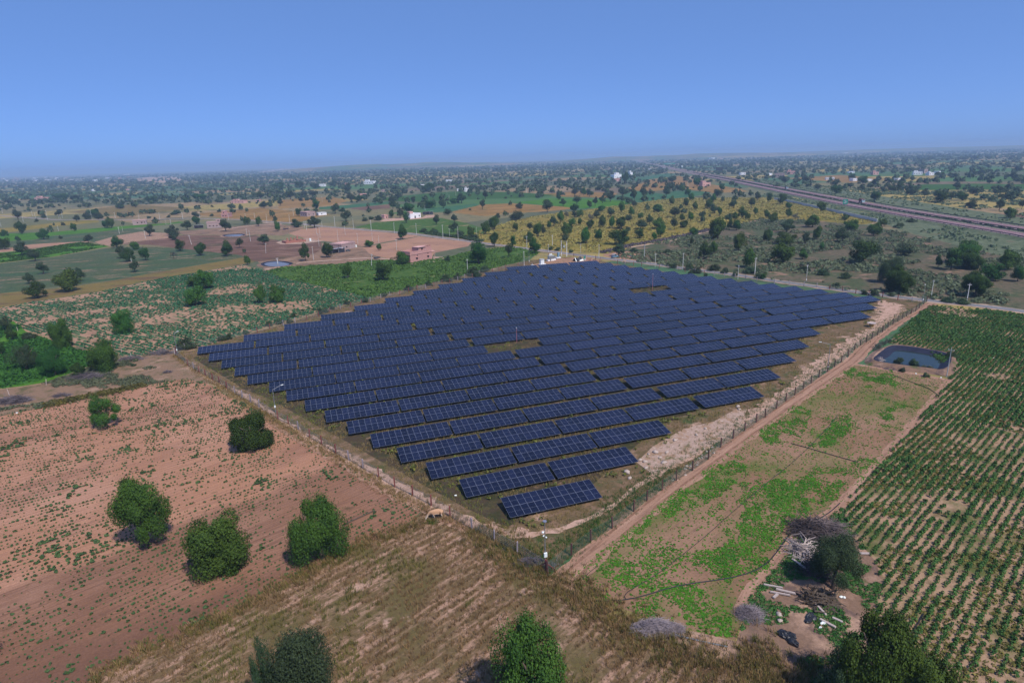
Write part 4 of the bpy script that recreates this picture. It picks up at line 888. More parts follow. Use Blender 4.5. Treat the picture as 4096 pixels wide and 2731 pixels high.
# front left field: bowed rows of young plants
Pf = []
for v0 in np.arange(-48, 150, 1.12):
    s = np.interp(v0, [-20, 5, 75], [.56, .46, .04]); x = np.arange(-110, 20, .5); x = x+(r.random(len(x))-.5)*.3
    Pf.append(np.stack([x, v0+s*(x+44)+(r.random(len(x))-.5)*.12], 1))
Pf = np.concatenate(Pf); Pf = Pf[inpoly(Pf[:, 0], Pf[:, 1], PW['front'])]; Pf = Pf[inview(Pf)[0]]
den = fbm(Pf[:, 0], Pf[:, 1], 9., 1)+.18*vnoise(Pf[:, 0], Pf[:, 1], 1.8, 4); edge = np.clip((Pf[:, 1]-20)/60, 0, 1)
Pf = Pf[r.random(len(Pf)) < (.35+1.1*(vnoise(Pf[:, 0]*1.0, Pf[:, 1]*3.0, 2.2, 11) > .42))* np.clip((den-.34)*2.6+.15*edge, .10, .9)]
big = fbm(Pf[:, 0], Pf[:, 1], 6., 7); S = (.17+.30*r.random(len(Pf))**1.6)*(1+1.1*np.clip(big-.58, 0, 1)*4)*.9
CL = [clump(s, 11, .52, .75, .5, .6) for s in range(5)]
scatter('young_plants', Pf, S, CL, 'leaf_young', 'rows of small green seedlings dotting the pink front left field', 'crop', .02)
# leafy field left of the solar farm
Pc = rows(PW['cabbage'], -54, 1.5, .7, r, .3); Pc = Pc[inview(Pc)[0]]; den = fbm(Pc[:, 0], Pc[:, 1], 22., 2)+.22*vnoise(Pc[:, 0], Pc[:, 1], 3.5, 1)
Pc = Pc[r.random(len(Pc)) < np.clip((den-.36)*3.4, .16, .95)]
scatter('leafy_crop', Pc, (.7+.6*r.random(len(Pc)))*.8, [clump(s+20, 10, .5, .5, .55, .7) for s in range(4)], 'leaf_cabbage', 'patchy rows of low blue green leafy plants on pink soil', 'crop', .02)
# cotton rows at right
Pt = rows(PW['cotton'], 23, 1.04, .5, r, .2); ok, vx, vy = inview(Pt, 40); Pt = Pt[ok]; vx = vx[ok]
gapn = fbm(Pt[:, 0], Pt[:, 1], 12., 9); far = np.clip((np.hypot(Pt[:, 0]-CAM[0], Pt[:, 1]-CAM[1])-110)/90, 0, 1)
k = r.random(len(Pt)) < np.clip((gapn-.24+.1*far)*6, .25, .93); Pt = Pt[k]; far = far[k]
S = (.40+.36*r.random(len(Pt)))*(1+.35*far)*(.8+.5*vnoise(Pt[:, 0], Pt[:, 1], 7., 3))
scatter('cotton_plants', Pt, S, [clump(s+40, 26, .27, 1.05, .5, .3) for s in range(5)], 'leaf_cotton', 'long rows of dark green cotton plants with bare soil between', 'crop', .02)
Pt2 = rnd(PW['cotton'], 90000, r); Pt2 = Pt2[inview(Pt2, 40)[0]]; Pt2 = Pt2[fbm(Pt2[:, 0], Pt2[:, 1], 9., 21) > .52]
scatter('weeds', Pt2, .25+.3*r.random(len(Pt2)), [clump(s+300, 10, .35, .5, .7, .5) for s in range(4)], 'straw_green', 'low yellow green weeds spreading between the cotton rows', 'weeds', .02)
# seedling field: bright green carpets
Ps = rnd(PW['seedling'], 300000, r); u = np.array([cos(R(25)), sin(R(25))]); a = Ps@u; b = Ps@np.array([-u[1], u[0]])
den = .5*fbm(a/2.2, b, 7., 3)+.36*vnoise(a, b, 2.2, 2)+.14*vnoise(a, b, .8, 5)
ctr = b-(PW['seedling'][0][0]*-u[1]+PW['seedling'][0][1]*u[0]); stripe = np.exp(-((ctr+4.5)/4.5)**2)*.24+np.exp(-((ctr+30)/8.)**2)*np.exp(-((a-20)/30.)**2)*.13-.045
edge = np.zeros(len(Ps))
svx, svy = inview(Ps)[1:]; pat = np.zeros(len(Ps)); cq = lambda Q: [(1176+.879*x, 781+.879*y) for x, y in Q]
for Q in ([(190, 590), (260, 520), (330, 460), (400, 400), (470, 370), (560, 310), (640, 320), (560, 400), (480, 420), (400, 480), (330, 540), (250, 600)], [(390, 640), (470, 650), (560, 690), (600, 770), (520, 780), (430, 710)], [(590, 470), (640, 420), (700, 370), (800, 340), (860, 370), (840, 430), (760, 460), (690, 520), (620, 560)], [(480, 570), (620, 520), (680, 570), (560, 630)],
          [(640, 250), (700, 195), (770, 185), (750, 240), (690, 275)], [(810, 230), (900, 215), (890, 260), (820, 270)], [(880, 72), (1000, 85), (980, 118), (900, 98)], [(950, 190), (1010, 170), (1000, 200), (960, 205)], [(200, 600), (300, 640), (380, 640), (330, 590), (260, 560)]):
    pat = np.maximum(pat, inpoly(svx+70*(fbm(Ps[:, 0], Ps[:, 1], 5, 31)-.5), svy+56*(fbm(Ps[:, 0], Ps[:, 1], 5, 35)-.5), cq(Q)).astype(float))
p = np.clip((den-.56)*4, .06, .5)+pat*np.clip((.6*den+.4*vnoise(Ps[:, 0], Ps[:, 1], .9, 41)-.32)*3.6, .04, .8); Ps = Ps[r.random(len(Ps)) < p]
scatter('seedlings', Ps, .11+.15*r.random(len(Ps)), [clump(s+60, 5, .7, .5, .55, .8) for s in range(5)], 'leaf_seed', 'bright green seedlings growing in patches on the brown field', 'crop', .02)
# dry grass in the foreground, in rough rows
Pg = rows(PW['stubble'], 25, 1.15, .30, r, .5); Pg = Pg[inview(Pg)[0]]; den = fbm(Pg[:, 0], Pg[:, 1], 6., 12)+.16*vnoise(Pg[:, 0], Pg[:, 1], 1.2, 3)
Pg = Pg[r.random(len(Pg)) < np.clip((den-.26)*3.4, .12, .97)]
BL = [clump(s+80, 12, .075, .95, .6, blade=True, curve=.8) for s in range(6)]; BL2 = [clump(s+90, 9, .06, .7, .9, blade=True, curve=.7) for s in range(5)]
g2 = fbm(Pg[:, 0], Pg[:, 1], 7., 4) > .58
scatter('dry_grass', Pg[~g2], .42+.32*r.random((~g2).sum()), BL, 'straw', 'ragged brown dry grass covering the near field in rough rows', 'dry grass', 0)
scatter('green_grass', Pg[g2], .48+.34*r.random(g2.sum()), BL, 'straw_green', 'yellowing green grass mixed into the dry grass of the near field', 'grass', 0)
# the thick line of grass where the near field meets the seedling field
LN = [(1090, 1215), (1160, 1262), (1225, 1322), (1300, 1350), (1370, 1392), (1430, 1440), (1500, 1490), (1580, 1512), (1700, 1540), (1800, 1580)]
def band(pts, wdt, n, r):
    W2 = [np.array(V(*p)[:2]) for p in pts]; out = []; Ls = [np.hypot(*(b-a)) for a, b in zip(W2[:-1], W2[1:])]
    for (a, b), l in zip(zip(W2[:-1], W2[1:]), Ls):
        k = int(n*l/sum(Ls)); t_ = r.random(k)[:, None]; e = (b-a)/l; out.append(a+(b-a)*t_+np.array([-e[1], e[0]])*(r.normal(size=k)*wdt/2)[:, None])
    return np.concatenate(out)
Pb = np.r_[band(LN, 3.4, 2000, r), band([(973, 1200), (860, 1240), (735, 1300), (588, 1382), (475, 1435), (362, 1486), (212, 1563)], 1.6, 700, r), band([(1700, 1530), (1800, 1545), (1850, 1580)], 5, 500, r)]
k = r.random(len(Pb)) < .5
scatter('green_grass', Pb[k], .5+.35*r.random(k.sum()), BL, 'straw_green', 'thick yellow green grass along the edge between the near fields', 'grass', 0)
scatter('dry_grass', Pb[~k], .5+.35*r.random((~k).sum()), BL, 'straw', 'tall dry grass along the edge between the near fields', 'dry grass', 0)
# inside the fence: dry tufts, green weeds in the gaps between the rows, lush grass along the right fence
Pi = rnd(PW['site'], 170000, r); dd = np.hypot(Pi[:, 0]-16, Pi[:, 1]+5); path = inpoly(Pi[:, 0], Pi[:, 1], [tuple(V(*p)[:2]) for p in [(1462, 1062), (1500, 1025), (1570, 985), (1640, 968), (1716, 940), (1640, 1020), (1500, 1090)]])
def clear_of(P, ptsV, wd):
    W2 = [np.array(V(*p)[:2]) for p in ptsV]; k = np.ones(len(P), bool)
    for a, b in zip(W2[:-1], W2[1:]):
        e = b-a; t_ = np.clip(((P-a)@e)/(e@e), 0, 1); k &= np.hypot(*(P-(a+t_[:, None]*e)).T) > wd*(.6+.8*vnoise(P[:, 0], P[:, 1], 2.5, 6))
    return k
PA = [(420, 822), (480, 868), (560, 908), (640, 960), (720, 1012), (800, 1054), (900, 1108), (1000, 1168), (1080, 1208), (1150, 1228), (1215, 1228)]
PB = [(1300, 1215), (1400, 1168), (1470, 1112), (1545, 1070), (1640, 1012), (1720, 965), (1790, 915), (1840, 875), (1900, 828), (1960, 790), (2020, 752), (2050, 715), (2045, 700)]
k = clear_of(Pi, PA, .8) & clear_of(Pi, PB, 1.0) & (r.random(len(Pi)) < np.where(path, .25, np.clip(1.25-dd/170, .25, 1))) & (fbm(Pi[:, 0], Pi[:, 1], 5., 3) > .38)
Pi = Pi[k]; g = fbm(Pi[:, 0], Pi[:, 1], 8., 8)
s1 = g < .56
scatter('dry_grass', Pi[s1], .40+.3*r.random(s1.sum()), BL2, 'straw', 'low dry brown grass around the solar panel tables', 'dry grass', .03)
scatter('green_grass', Pi[~s1], .38+.3*r.random((~s1).sum()), BL2, 'straw_green', 'patches of green grass between the solar panel tables', 'grass', .03)
Pw = []; 
for x, y, rz in TABLES:
    n = int((34 if y < 110 else 22)*r.random()**1.2)+5; t_ = r.random(n)*WT; c = vnoise(x+t_, y+0*t_, 4., 3) > .42; t_ = t_[c]
    Pw.append(np.stack([x+t_, y-.6-2.2*r.random(len(t_))+np.tan(rz)*t_], 1))
Pw = np.concatenate(Pw)
scatter('weeds', Pw, .5+.5*r.random(len(Pw)), [clump(s+120, 12, .30, .9, .5, .2) for s in range(5)], 'flower_weed', 'leafy weeds with yellow flowers under the low edges of the solar tables', 'weeds', .03)
RF = [(1256, 1312), (1330, 1262), (1420, 1192), (1500, 1128), (1560, 1085)]
Pl = np.r_[band(RF, 2.6, 1500, r)-np.array([.9, -1.6]), band([(1560, 1085), (1700, 985), (1830, 893), (1960, 803), (2100, 712)], 2.2, 1800, r)-np.array([.6, -1.2]), band([(1130, 1246), (1190, 1278), (1250, 1318)], 2.4, 700, r)]
scatter('green_grass', Pl, .32+.32*r.random(len(Pl)), BL2, 'grass_lush', 'lush green grass growing along the foot of the right fence', 'grass', .03)
FLN = [(402, 815), (480, 868), (628, 966), (688, 1001), (783, 1056), (865, 1108), (925, 1146), (1000, 1175), (1083, 1216), (1135, 1245)]
Pl = band(FLN, 1.6, 2600, r)
scatter('dry_grass', Pl, .45+.4*r.random(len(Pl)), BL2, 'straw', 'brown grass standing along the foot of the left fence', 'dry grass', .03)
# grassy verge and brush strip at left, and the yard at lower right
Pv = rnd(PW['verge'], 9000, r); Pv = Pv[inview(Pv)[0]]; k = fbm(Pv[:, 0], Pv[:, 1], 9., 5) > .52; Pv = Pv[k]
scatter('weeds', Pv, .5+.7*r.random(len(Pv)), [clump(s+140, 18, .24, .6, .6, .3) for s in range(4)], 'leaf_scrub', 'grey green weeds on the brown verge at left', 'weeds', .02)
Pv = np.r_[band([(100, 934), (180, 915), (250, 904), (330, 884)], 2.0, 500, r)]
scatter('weeds', Pv, .5+.5*r.random(len(Pv)), [clump(s+150, 10, .35, .8, .5, .3) for s in range(3)], 'flower_weed', 'yellow flowering weeds along the far edge of the front field', 'weeds', .02)
Py = rnd(PW['yard'], 22000, r); Py = Py[inview(Py)[0]]; k = fbm(Py[:, 0], Py[:, 1], 5., 15) > .52; Py = Py[k]
scatter('weeds', Py, .22+.3*r.random(len(Py)), [clump(s+160, 16, .26, .6, .7, .4) for s in range(4)], 'leaf_cotton', 'green weeds around the brushwood heaps at lower right', 'weeds', .02)
# low bushes of the scrub and the highway verge, roughness of the mid-distance crops
Pq = np.r_[rnd(PW['scrubR'], 14000, r)]; ok, vx, vy = inview(Pq); Pq = Pq[ok & (fbm(Pq[:, 0], Pq[:, 1], 22., 5) > .47)]
scatter('scrub_plants', Pq, 1.1+1.6*r.random(len(Pq)), [clump(s+180, 22, .24, .6, .5, .25) for s in range(5)], 'leaf_scrub', 'low grey green scrub covering the rough ground right of the road', 'scrub', .02)
Pq = np.r_[rnd(PW['hwverge'], 9000, r), rnd(PW['hwverge2'], 9000, r), rnd([tuple(V(*p)[:2]) for p in [(1850, 425), (2400, 505), (2400, 440), (2100, 440)]], 9000, r)]
ok, vx, vy = inview(Pq); Pq = Pq[ok]; k = np.ones(len(Pq), bool)
for a, b in zip(NW[:-1], NW[1:]):
    e = b-a; t_ = np.clip(((Pq-a)@e)/(e@e), 0, 1); q = Pq-(a+t_[:, None]*e); k &= (np.hypot(*q.T) > 34) | ((q@(np.array([-e[1], e[0]])*sg) < 0) & (np.hypot(*q.T) > 7))
Pq = Pq[k & (fbm(Pq[:, 0], Pq[:, 1], 30., 1) > .42)]
scatter('scrub_plants', Pq, 1.3+2.2*r.random(len(Pq)), [clump(s+190, 18, .28, .5, .5, .25) for s in range(5)], 'leaf_scrub', 'pale green scrub on both verges of the highway', 'scrub', .02)
for k_, n_, mt, lb in (('yellow', 26000, 'yellow_leaf', 'yellow ripening crop covering the field behind the farm'), ('crop2', 16000, 'leaf_dark2', 'low green crop in the field behind the solar farm'), ('leftgreen', 14000, 'leaf_seed2', 'dense dark green crop in the field at the left edge'), ('vivid', 7000, 'leaf_seed2', 'dense green crop in the strip at left')):
    if mt == 'yellow_leaf' and mt not in MATS: leaf_mat('yellow_leaf', (.13, .115, .03), (.31, .25, .075))
    if mt == 'leaf_dark2' and mt not in MATS: leaf_mat('leaf_dark2', (.03, .075, .01), (.09, .15, .03))
    if mt == 'leaf_seed2' and mt not in MATS: leaf_mat('leaf_seed2', (.018, .058, .006), (.042, .10, .014))
    Q = rnd(PW[k_], n_, r); Q = Q[inview(Q)[0]]; Q = Q[fbm(Q[:, 0], Q[:, 1], 14., 6) > .36]
    scatter('crop', Q, (1.5 if k_ == 'yellow' else 1.0)*(.6+.7*r.random(len(Q))), [clump(s+200, 8, .5, .35, .6, .6) for s in range(4)], mt, lb, 'crop', .02)
# median planting of the highway
Pm = []
for d in np.arange(0, 1500, 2.2):
    p, a = along(d, 10.2); Pm.append(p+r.normal(size=2)*.8)
Pm = np.array(Pm); o = scatter('median_shrubs', Pm, 1.0+1.3*r.random(len(Pm)), [clump(s+220, 12, .4, .7, .5, .3) for s in range(3)], 'leaf_olive', 'low shrubs planted along the median of the highway', 'shrubs', 1.2)

# ------------------------------------------------------------------ fences
def fence(name, pts, sp, label, net, h=1.95, posts_mat=('red_post',), brace=False, zig=None, cross=.32):
    W2 = [np.array(p[:2]) for p in pts]; P = []; 
    if sp:
        for a, b in zip(W2[:-1], W2[1:]):
            k = max(1, int(round(np.hypot(*(b-a))/sp))); P += [a+(b-a)*j/k for j in range(k)]
        P.append(W2[-1])
    else: P = W2
    o = empty(name, (P[0][0], P[0][1], 0)); tag(o, label, 'fence', 'fences round the solar farm'); O = P[0]
    rr = random.Random(len(P)); pm = {}
    for m_ in set(posts_mat): pm[m_] = [MB().box((0, 0, h/2-.15), (.24, .19, h+.3), rr.random()*.4, taper=.82).me('post', [MATS[m_]]) for _ in range(2)]
    for i, p in enumerate(P):
        m_ = posts_mat[rr.randrange(len(posts_mat))]; q = link('post', pm[m_][i % 2], o, (p[0]-O[0], p[1]-O[1], 0), rr.random()*.5)
        q.rotation_euler = (rr.gauss(0, .022), rr.gauss(0, .022), rr.random()*3)
    b = MB()
    for a, c in zip(P[:-1], P[1:]):
        e = c-a; L_ = np.hypot(*e); an = math.atan2(e[1], e[0]); m_ = (a+c)/2-O
        for z in (.08, .33, .6, .9, 1.2, 1.5, 1.72): b.box((m_[0], m_[1], z), (L_, .022, .022), an)
        n = int(L_/cross)
        for j in range(n):
            q = a+e*(j+.5)/n-O
            b.box((q[0], q[1], .84), (.016, .016, 1.55), an)
    b.build('wire_netting', [MATS[net]], o)
    if brace:
        for s, m2 in ((-1, 1), (1, -1)): pass
        p = P[-1] if brace == 'end' else P[0]; q = P[-2] if brace == 'end' else P[1]; e = (q-p)/np.hypot(*(q-p)); s = p-O
        MB().tube([(s[0]+e[0]*1.5, s[1]+e[1]*1.5, -.1), (s[0], s[1], 1.5)], .07, 5).build('brace', [MATS['red_post']], o)
    return o
C1 = lambda k, oy, P: [V(*K(k, oy, x, y)) for x, y in P]
LP = [V(402, 815)]+[V((750+x/3.92)/1.7415, (1330+y/3.92)/1.7415) for x, y in [(10, 520), (100, 575), (190, 640), (285, 680), (400, 750), (505, 800), (620, 880), (745, 960), (862, 1030), (990, 1090), (1125, 1175)]]
LP += [V(588+x/4, 918.8+y/4) for x, y in [(205, 178), (300, 222), (390, 275), (497, 350), (605, 412), (735, 490), (855, 553), (987, 632), (1127, 710), (1277, 800), (1440, 880), (1612, 970), (1785, 1078), (1982, 1190), (2190, 1305)]]+[V(1188.5, 1272), V(1254, 1314)]
fence('fence', LP, 0, 'left front fence of red posts beside the front field', 'wire', posts_mat=('red_post', 'red_post', 'grey_post'), brace='end')
RP = [V(1176+x/4, 918.8+y/4) for x, y in [(543, 1430), (722, 1300), (920, 1180), (1117, 1025), (1237, 930), (1378, 830), (1510, 740), (1657, 650), (1802, 545), (1915, 435), (2030, 355), (2137, 285), (2243, 207), (2325, 160)]]
RP += C1(3, 1000, [(75, 1460), (162, 1390), (245, 1335), (322, 1280), (395, 1225), (467, 1173), (545, 1120), (610, 1075), (670, 1035), (733, 980), (792, 920), (848, 880), (902, 850), (953, 818), (1003, 785), (1050, 755), (1100, 715), (1147, 685), (1190, 660), (1233, 635), (1270, 612), (1312, 588), (1355, 565), (1387, 535), (1430, 500), (1455, 478)])
fence('fence', [V(1258, 1318)]+RP, 0, 'right front fence of dark red posts with green netting beside the dirt track', 'netting', posts_mat=('dark_post',), brace='start')
s39 = lambda P: [V((1500+x/3.92)/1.7415, (1050+y/3.92)/1.7415) for x, y in P]
LBk = [V(404, 812)]+C1(0, 1000, [(1700, 915)])+C1(1, 1000, [(12, 760), (128, 725), (252, 695), (360, 670), (467, 640), (577, 610), (680, 570), (775, 540), (872, 525), (968, 490), (1050, 475), (1147, 445), (1230, 425), (1322, 415), (1402, 385), (1480, 360), (1560, 355)])
LBk += s39([(663, 430), (797, 415), (925, 375), (1053, 335), (1175, 325), (1298, 285), (1408, 245), (1525, 235), (1635, 185), (1845, 150), (1945, 135), (2050, 90), (2245, 55)])+[V(1215, 598), V(1260, 588), V(1318, 589), V(1345, 592)]
fence('fence', LBk, 0, 'back left fence of red posts along the leafy and green fields', 'wire', posts_mat=('red_post', 'red_post', 'grey_post'))
RBk = [V(1368, 595), V(1378, 599)]+[V((2500+x/3.92)/1.7415, (1050+y/3.92)/1.7415) for x, y in [(-120, 22), (0, 38), (135, 50), (262, 60), (390, 60), (535, 95), (673, 100), (815, 130), (942, 150), (1098, 165), (1240, 185), (1396, 205), (1560, 220), (1725, 242), (1892, 262), (2065, 300)]]
RBk += [V((3050+x/4.704)/1.7415, (1130+y/4.704)/1.7415) for x, y in [(220, 28), (500, 50), (778, 75), (1022, 100), (1260, 128), (1503, 160), (1750, 210), (2000, 240), (2258, 280)]]+C1(3, 1000, [(1190, 462), (1320, 475), (1455, 474)])
fence('fence', RBk, 0, 'back right fence of dark posts between the panels and the small road', 'wire', posts_mat=('red_post', 'grey_post'))
# the leaning stone posts at the left verge, each on its own
for i, (x, y, h_) in enumerate([(425, 1240, 1.6), (88, 1338, 1.7), (655, 878, 1.6), (1118, 945, 1.6), (1210, 995, 1.7), (1605, 970, 2.4), (165, 745, 1.5)]):
    p = V(*K(0, 1000, x, y)); o = MB().box((0, 0, h_/2-.1), (.16, .12, h_+.2), .3, taper=.8).build('stone_post', [MATS['wood_pale']], None, (p[0], p[1], 0)); o.rotation_euler = (random.uniform(-.12, .12), random.uniform(-.15, .15), 0)
    reg(o, 'pale stone post', 'on the left verge', K(0, 1000, x, y)[0], 'post', 'stone posts on the left verge')

# ------------------------------------------------------------------ poles
def pole(vx, vy, hpx, kind='white', lean=0., desc=None):
    p = V(vx, vy); h = hpx*mpp(p)*1.04; h = min(max(h, 5.), 11.)
    a = RNDA.uniform(0, 3)
    if kind == 'lamp':
        o = empty('street_lamp', (p[0], p[1], 0)); MB().tube([(0, 0, -.2), (0, 0, h)], [.07, .045], 8).build('pole', [MATS['steel']], o)
        return o, h
    o = empty('utility_pole', (p[0], p[1], 0)); o.rotation_euler = (0, lean, 0)
    MB().box((0, 0, h/2-.2), (.26 if kind == 'white' else .16, .2 if kind == 'white' else .15, h+.4), a, taper=.6).build('pole', [MATS['concrete' if kind == 'white' else 'concrete' if kind == 'grey' else 'machine_grey']], o)
    b = MB().box((0, 0, h-.45), (1.3, .09, .09), a)
    for s in (-.55, .55): b.tube([(s*cos(a), s*sin(a), h-.4), (s*cos(a), s*sin(a), h-.18)], .05, 5)
    b.tube([(0, 0, h), (0, 0, h+.22)], .045, 5); b.build('crossarm', [MATS['concrete']], o)
    reg(o, desc or ('white concrete power pole' if kind == 'white' else 'slim grey power pole'), 'beside the small road' if near_road(p) else place_of(vx, vy), vx, 'power pole', 'power poles along the road and fields'); return o, h
def near_road(p):
    P = np.array(p[:2]); best = 1e9
    for a, b in zip(RS[:-1:3], RS[1::3]): best = min(best, np.hypot(*(P-a)))
    return best < 14
RNDA = random.Random(9)
PL = {1: [(102, 780, 75), (312, 790, 75), (345, 720, 45), (447, 835, 60), (465, 850, 75), (608, 825, 50), (727, 822, 90), (590, 920, 90, 'g'), (755, 955, 100, 'g'), (897, 840, 90), (1060, 858, 95), (937, 980, 95, 'g'),
      (1070, 950, 70, 'g'), (1130, 975, 65, 'g'), (1272, 878, 95), (1293, 1035, 95, 'g'), (1475, 892, 100), (1718, 922, 115), (1858, 943, 120), (1780, 915, 75, 'g'), (2028, 900, 70, 'g'), (580, 1000, 110, 'g'), (530, 1125, 120), (1060, 1185, 110, 'w', .12),
      (90, 1065, 90, 'g', .1), (1946, 1262, 140), (1553, 670, 45), (1190, 570, 50), (1755, 530, 40, 'g'), (1775, 575, 45), (1837, 535, 35), (610, 595, 50, 'g'), (1430, 430, 45, 'g'), (558, 890, 60, 'g'), (820, 895, 80, 'g')],
      0: [(440, 765, 95), (300, 725, 50), (325, 735, 40), (215, 775, 45), (575, 740, 60), (555, 750, 35, 'g'), (543, 757, 45, 'g'), (845, 750, 95), (1060, 740, 50), (1277, 750, 55), (1470, 755, 60), (1525, 800, 50, 'g'), (1572, 805, 50), (1680, 750, 60),
          (1838, 755, 65), (1098, 885, 60), (1130, 870, 50, 'g'), (1338, 930, 70), (1760, 985, 85, 'w', -.1), (538, 860, 40), (2103, 760, 60), (2258, 750, 50), (2270, 905, 65), (2302, 955, 95), (2340, 740, 40), (1208, 1140, 55), (25, 700, 45), (10, 820, 50)],
      2: [(137, 1030, 120), (372, 995, 95), (798, 1110, 120), (1215, 1110, 120), (1568, 1215, 150), (112, 1180, 130), (2230, 1258, 150), (1315, 1190, 120, 'g'), (335, 1065, 60, 'g'), (630, 1060, 60, 'g'), (1613, 455, 60), (1622, 455, 60), (890, 450, 50), (133, 510, 45), (12, 440, 35), (1165, 435, 60, 'g'), (1845, 365, 50, 'g'), (2285, 420, 55, 'g')],
      3: [(355, 1275, 95, 'g')]}
for k_, Q in PL.items():
    for q in Q:
        vx, vy = K(k_, 550, q[0], q[1]); pole(vx, vy, q[2]/4, 'white' if len(q) < 4 or q[3] == 'w' else 'grey', q[4] if len(q) > 4 else 0)
for x, y, t_, kd in ((1498, 440, 280, 'grey'), (1828, 462, 312, 'white'), (1640, 1165, 900, 'pale'), (2078, 270, 130, 'grey')):
    vx, vy = K(3, 1000, x, y); pole(vx, vy, (y-t_)/4, kd, .0)
vx, vy = K(2, 1000, 2075, 270); pole(vx, vy, 32, 'grey')
# double pole structure by the gate
o = empty('pole_structure', tuple(V(1290, 588.5))); p0 = np.array(V(1289.5, 588)); p1 = np.array(V(1301.8, 589.5)); d_ = p1-p0
b = MB(); h = 8.2
for q in (p0-p0, d_): MB().box((q[0], q[1], h/2-.2), (.28, .24, h+.4), 0, taper=.7).build('pole', [MATS['white_paint']], o)
b = MB()
for z in (h-.4, h-2.2, h-3.6): b.box((d_[0]/2, d_[1]/2, z), (np.hypot(*d_[:2])+1, .1, .12), math.atan2(d_[1], d_[0]))
b.build('crossarm', [MATS['steel']], o); MB().box((d_[0]/2, d_[1]/2, h-2.9), (1.0, .5, .9), .2).build('transformer', [MATS['machine_grey']], o)
o.location = tuple(p0); tag(o, 'pair of white concrete poles joined by crossarms beside the gate', 'power pole')
# front camera pole and the lamp posts
def lamp(vx, vy, topx, topy, arm, label, cameras=False):
    p = V(vx, vy); h = (math.hypot(topx-vx, topy-vy))*mpp(p)*1.03; h = min(h, 9)
    o = empty('camera_pole' if cameras else 'street_lamp', (p[0], p[1], 0)); tag(o, label, 'camera pole' if cameras else 'street lamp')
    MB().tube([(0, 0, -.2), (0, 0, h)], [.085, .05], 8).build('pole', [MATS['steel']], o)
    if cameras:
        MB().tube([(0, 0, h-.05), (0, 0, h+.06)], .26, 12).build('loudspeaker', [MATS['alu']], o)
        for z, x in ((h-1.55, -.28), (h-2.1, -.2), (h-2.4, .2)):
            MB().tube([(0, 0, z+.1), (x*.8, 0, z+.12)], .03, 5).sphere((x, 0, z), .17 if x < -.25 else .11).build('camera', [MATS['plastic_white']], o)
        MB().box((0, -.12, 1.55), (.42, .22, .6)).build('control_box', [MATS['plastic_white']], o); MB().box((0, 0, .05), (.6, .6, .3)).build('footing', [MATS['concrete']], o)
    else:
        e = np.array(arm, float); MB().tube([(0, 0, h-.05), (e[0]*.9, e[1]*.9, h+.35)], .035, 6).build('arm', [MATS['steel']], o)
        MB().box((e[0]*1.15, e[1]*1.15, h+.42), (.6, .2, .1), math.atan2(e[1], e[0]), rx=0).build('lamp_head', [MATS['plastic_white']], o)
        MB().box((0, -.1, 1.4), (.3, .18, .45)).build('control_box', [MATS['plastic_white']], o)
    return o
lamp(1252.6, 1296, 1242, 1187, (0, 0), 'slender steel pole with white cameras at the near corner of the fence', True)
lamp(633.5, 947, 627, 893, (1.7, .9), 'street lamp with an arm reaching over the panels at the left fence')
lamp(1900, 854, 1903, 790, (-1.5, 1.2), 'street lamp with a bent arm halfway along the right fence')
lamp(*K(3, 1000, 1420, 490), *K(3, 1000, 1427, 335), (.5, .5), 'street lamp where the right fence meets the road')
lamp(*K(2, 550, 158, 1160), *K(2, 550, 155, 1045), (.5, -.8), 'street lamp near the cabinets behind the panels')
lamp(*K(0, 1000, 1632, 958), *K(0, 1000, 1600, 770), (.8, .6), 'leaning lamp pole at the left corner of the fence')
lamp(*K(3, 1000, 347, 302), *K(3, 1000, 358, 165), (.4, .5), 'street lamp beside the road behind the right rows of panels')
for x, y, hp, lb in ((1498.5, 668, 38, 'thin pink lightning mast in the right gap between the panels'), (1187, 786.5, 34, 'thin red lightning mast in the left gap between the panels')):
    p = V(x, y); h = hp*mpp(p); o = empty('lightning_mast', (p[0], p[1], 0)); MB().tube([(0, 0, -.2), (0, 0, h)], [.07, .045], 6).build('mast', [MATS['mast_red']], o)
    MB().tube([(0, 0, h), (0, 0, h+.5)], .02, 5).sphere((0, 0, h+.1), .12).build('tip', [MATS['plastic_white']], o); tag(o, lb, 'lightning mast', 'lightning masts between the panels')
o = empty('lattice_tower', tuple(V(1437.5, 366))); p = V(1437, 378); e = (np.array(p)-CAM)[:2]; e /= np.hypot(*e); q = CAM[:2]+e*3200; o.location = (q[0], q[1], 0)
b = MB(); b.box((0, 0, 26), (1.3, 1.3, 52), 0, taper=.4); b.build('mast', [MATS['steel']], o); tag(o, 'tall thin mast on the horizon left of the highway', 'tower')
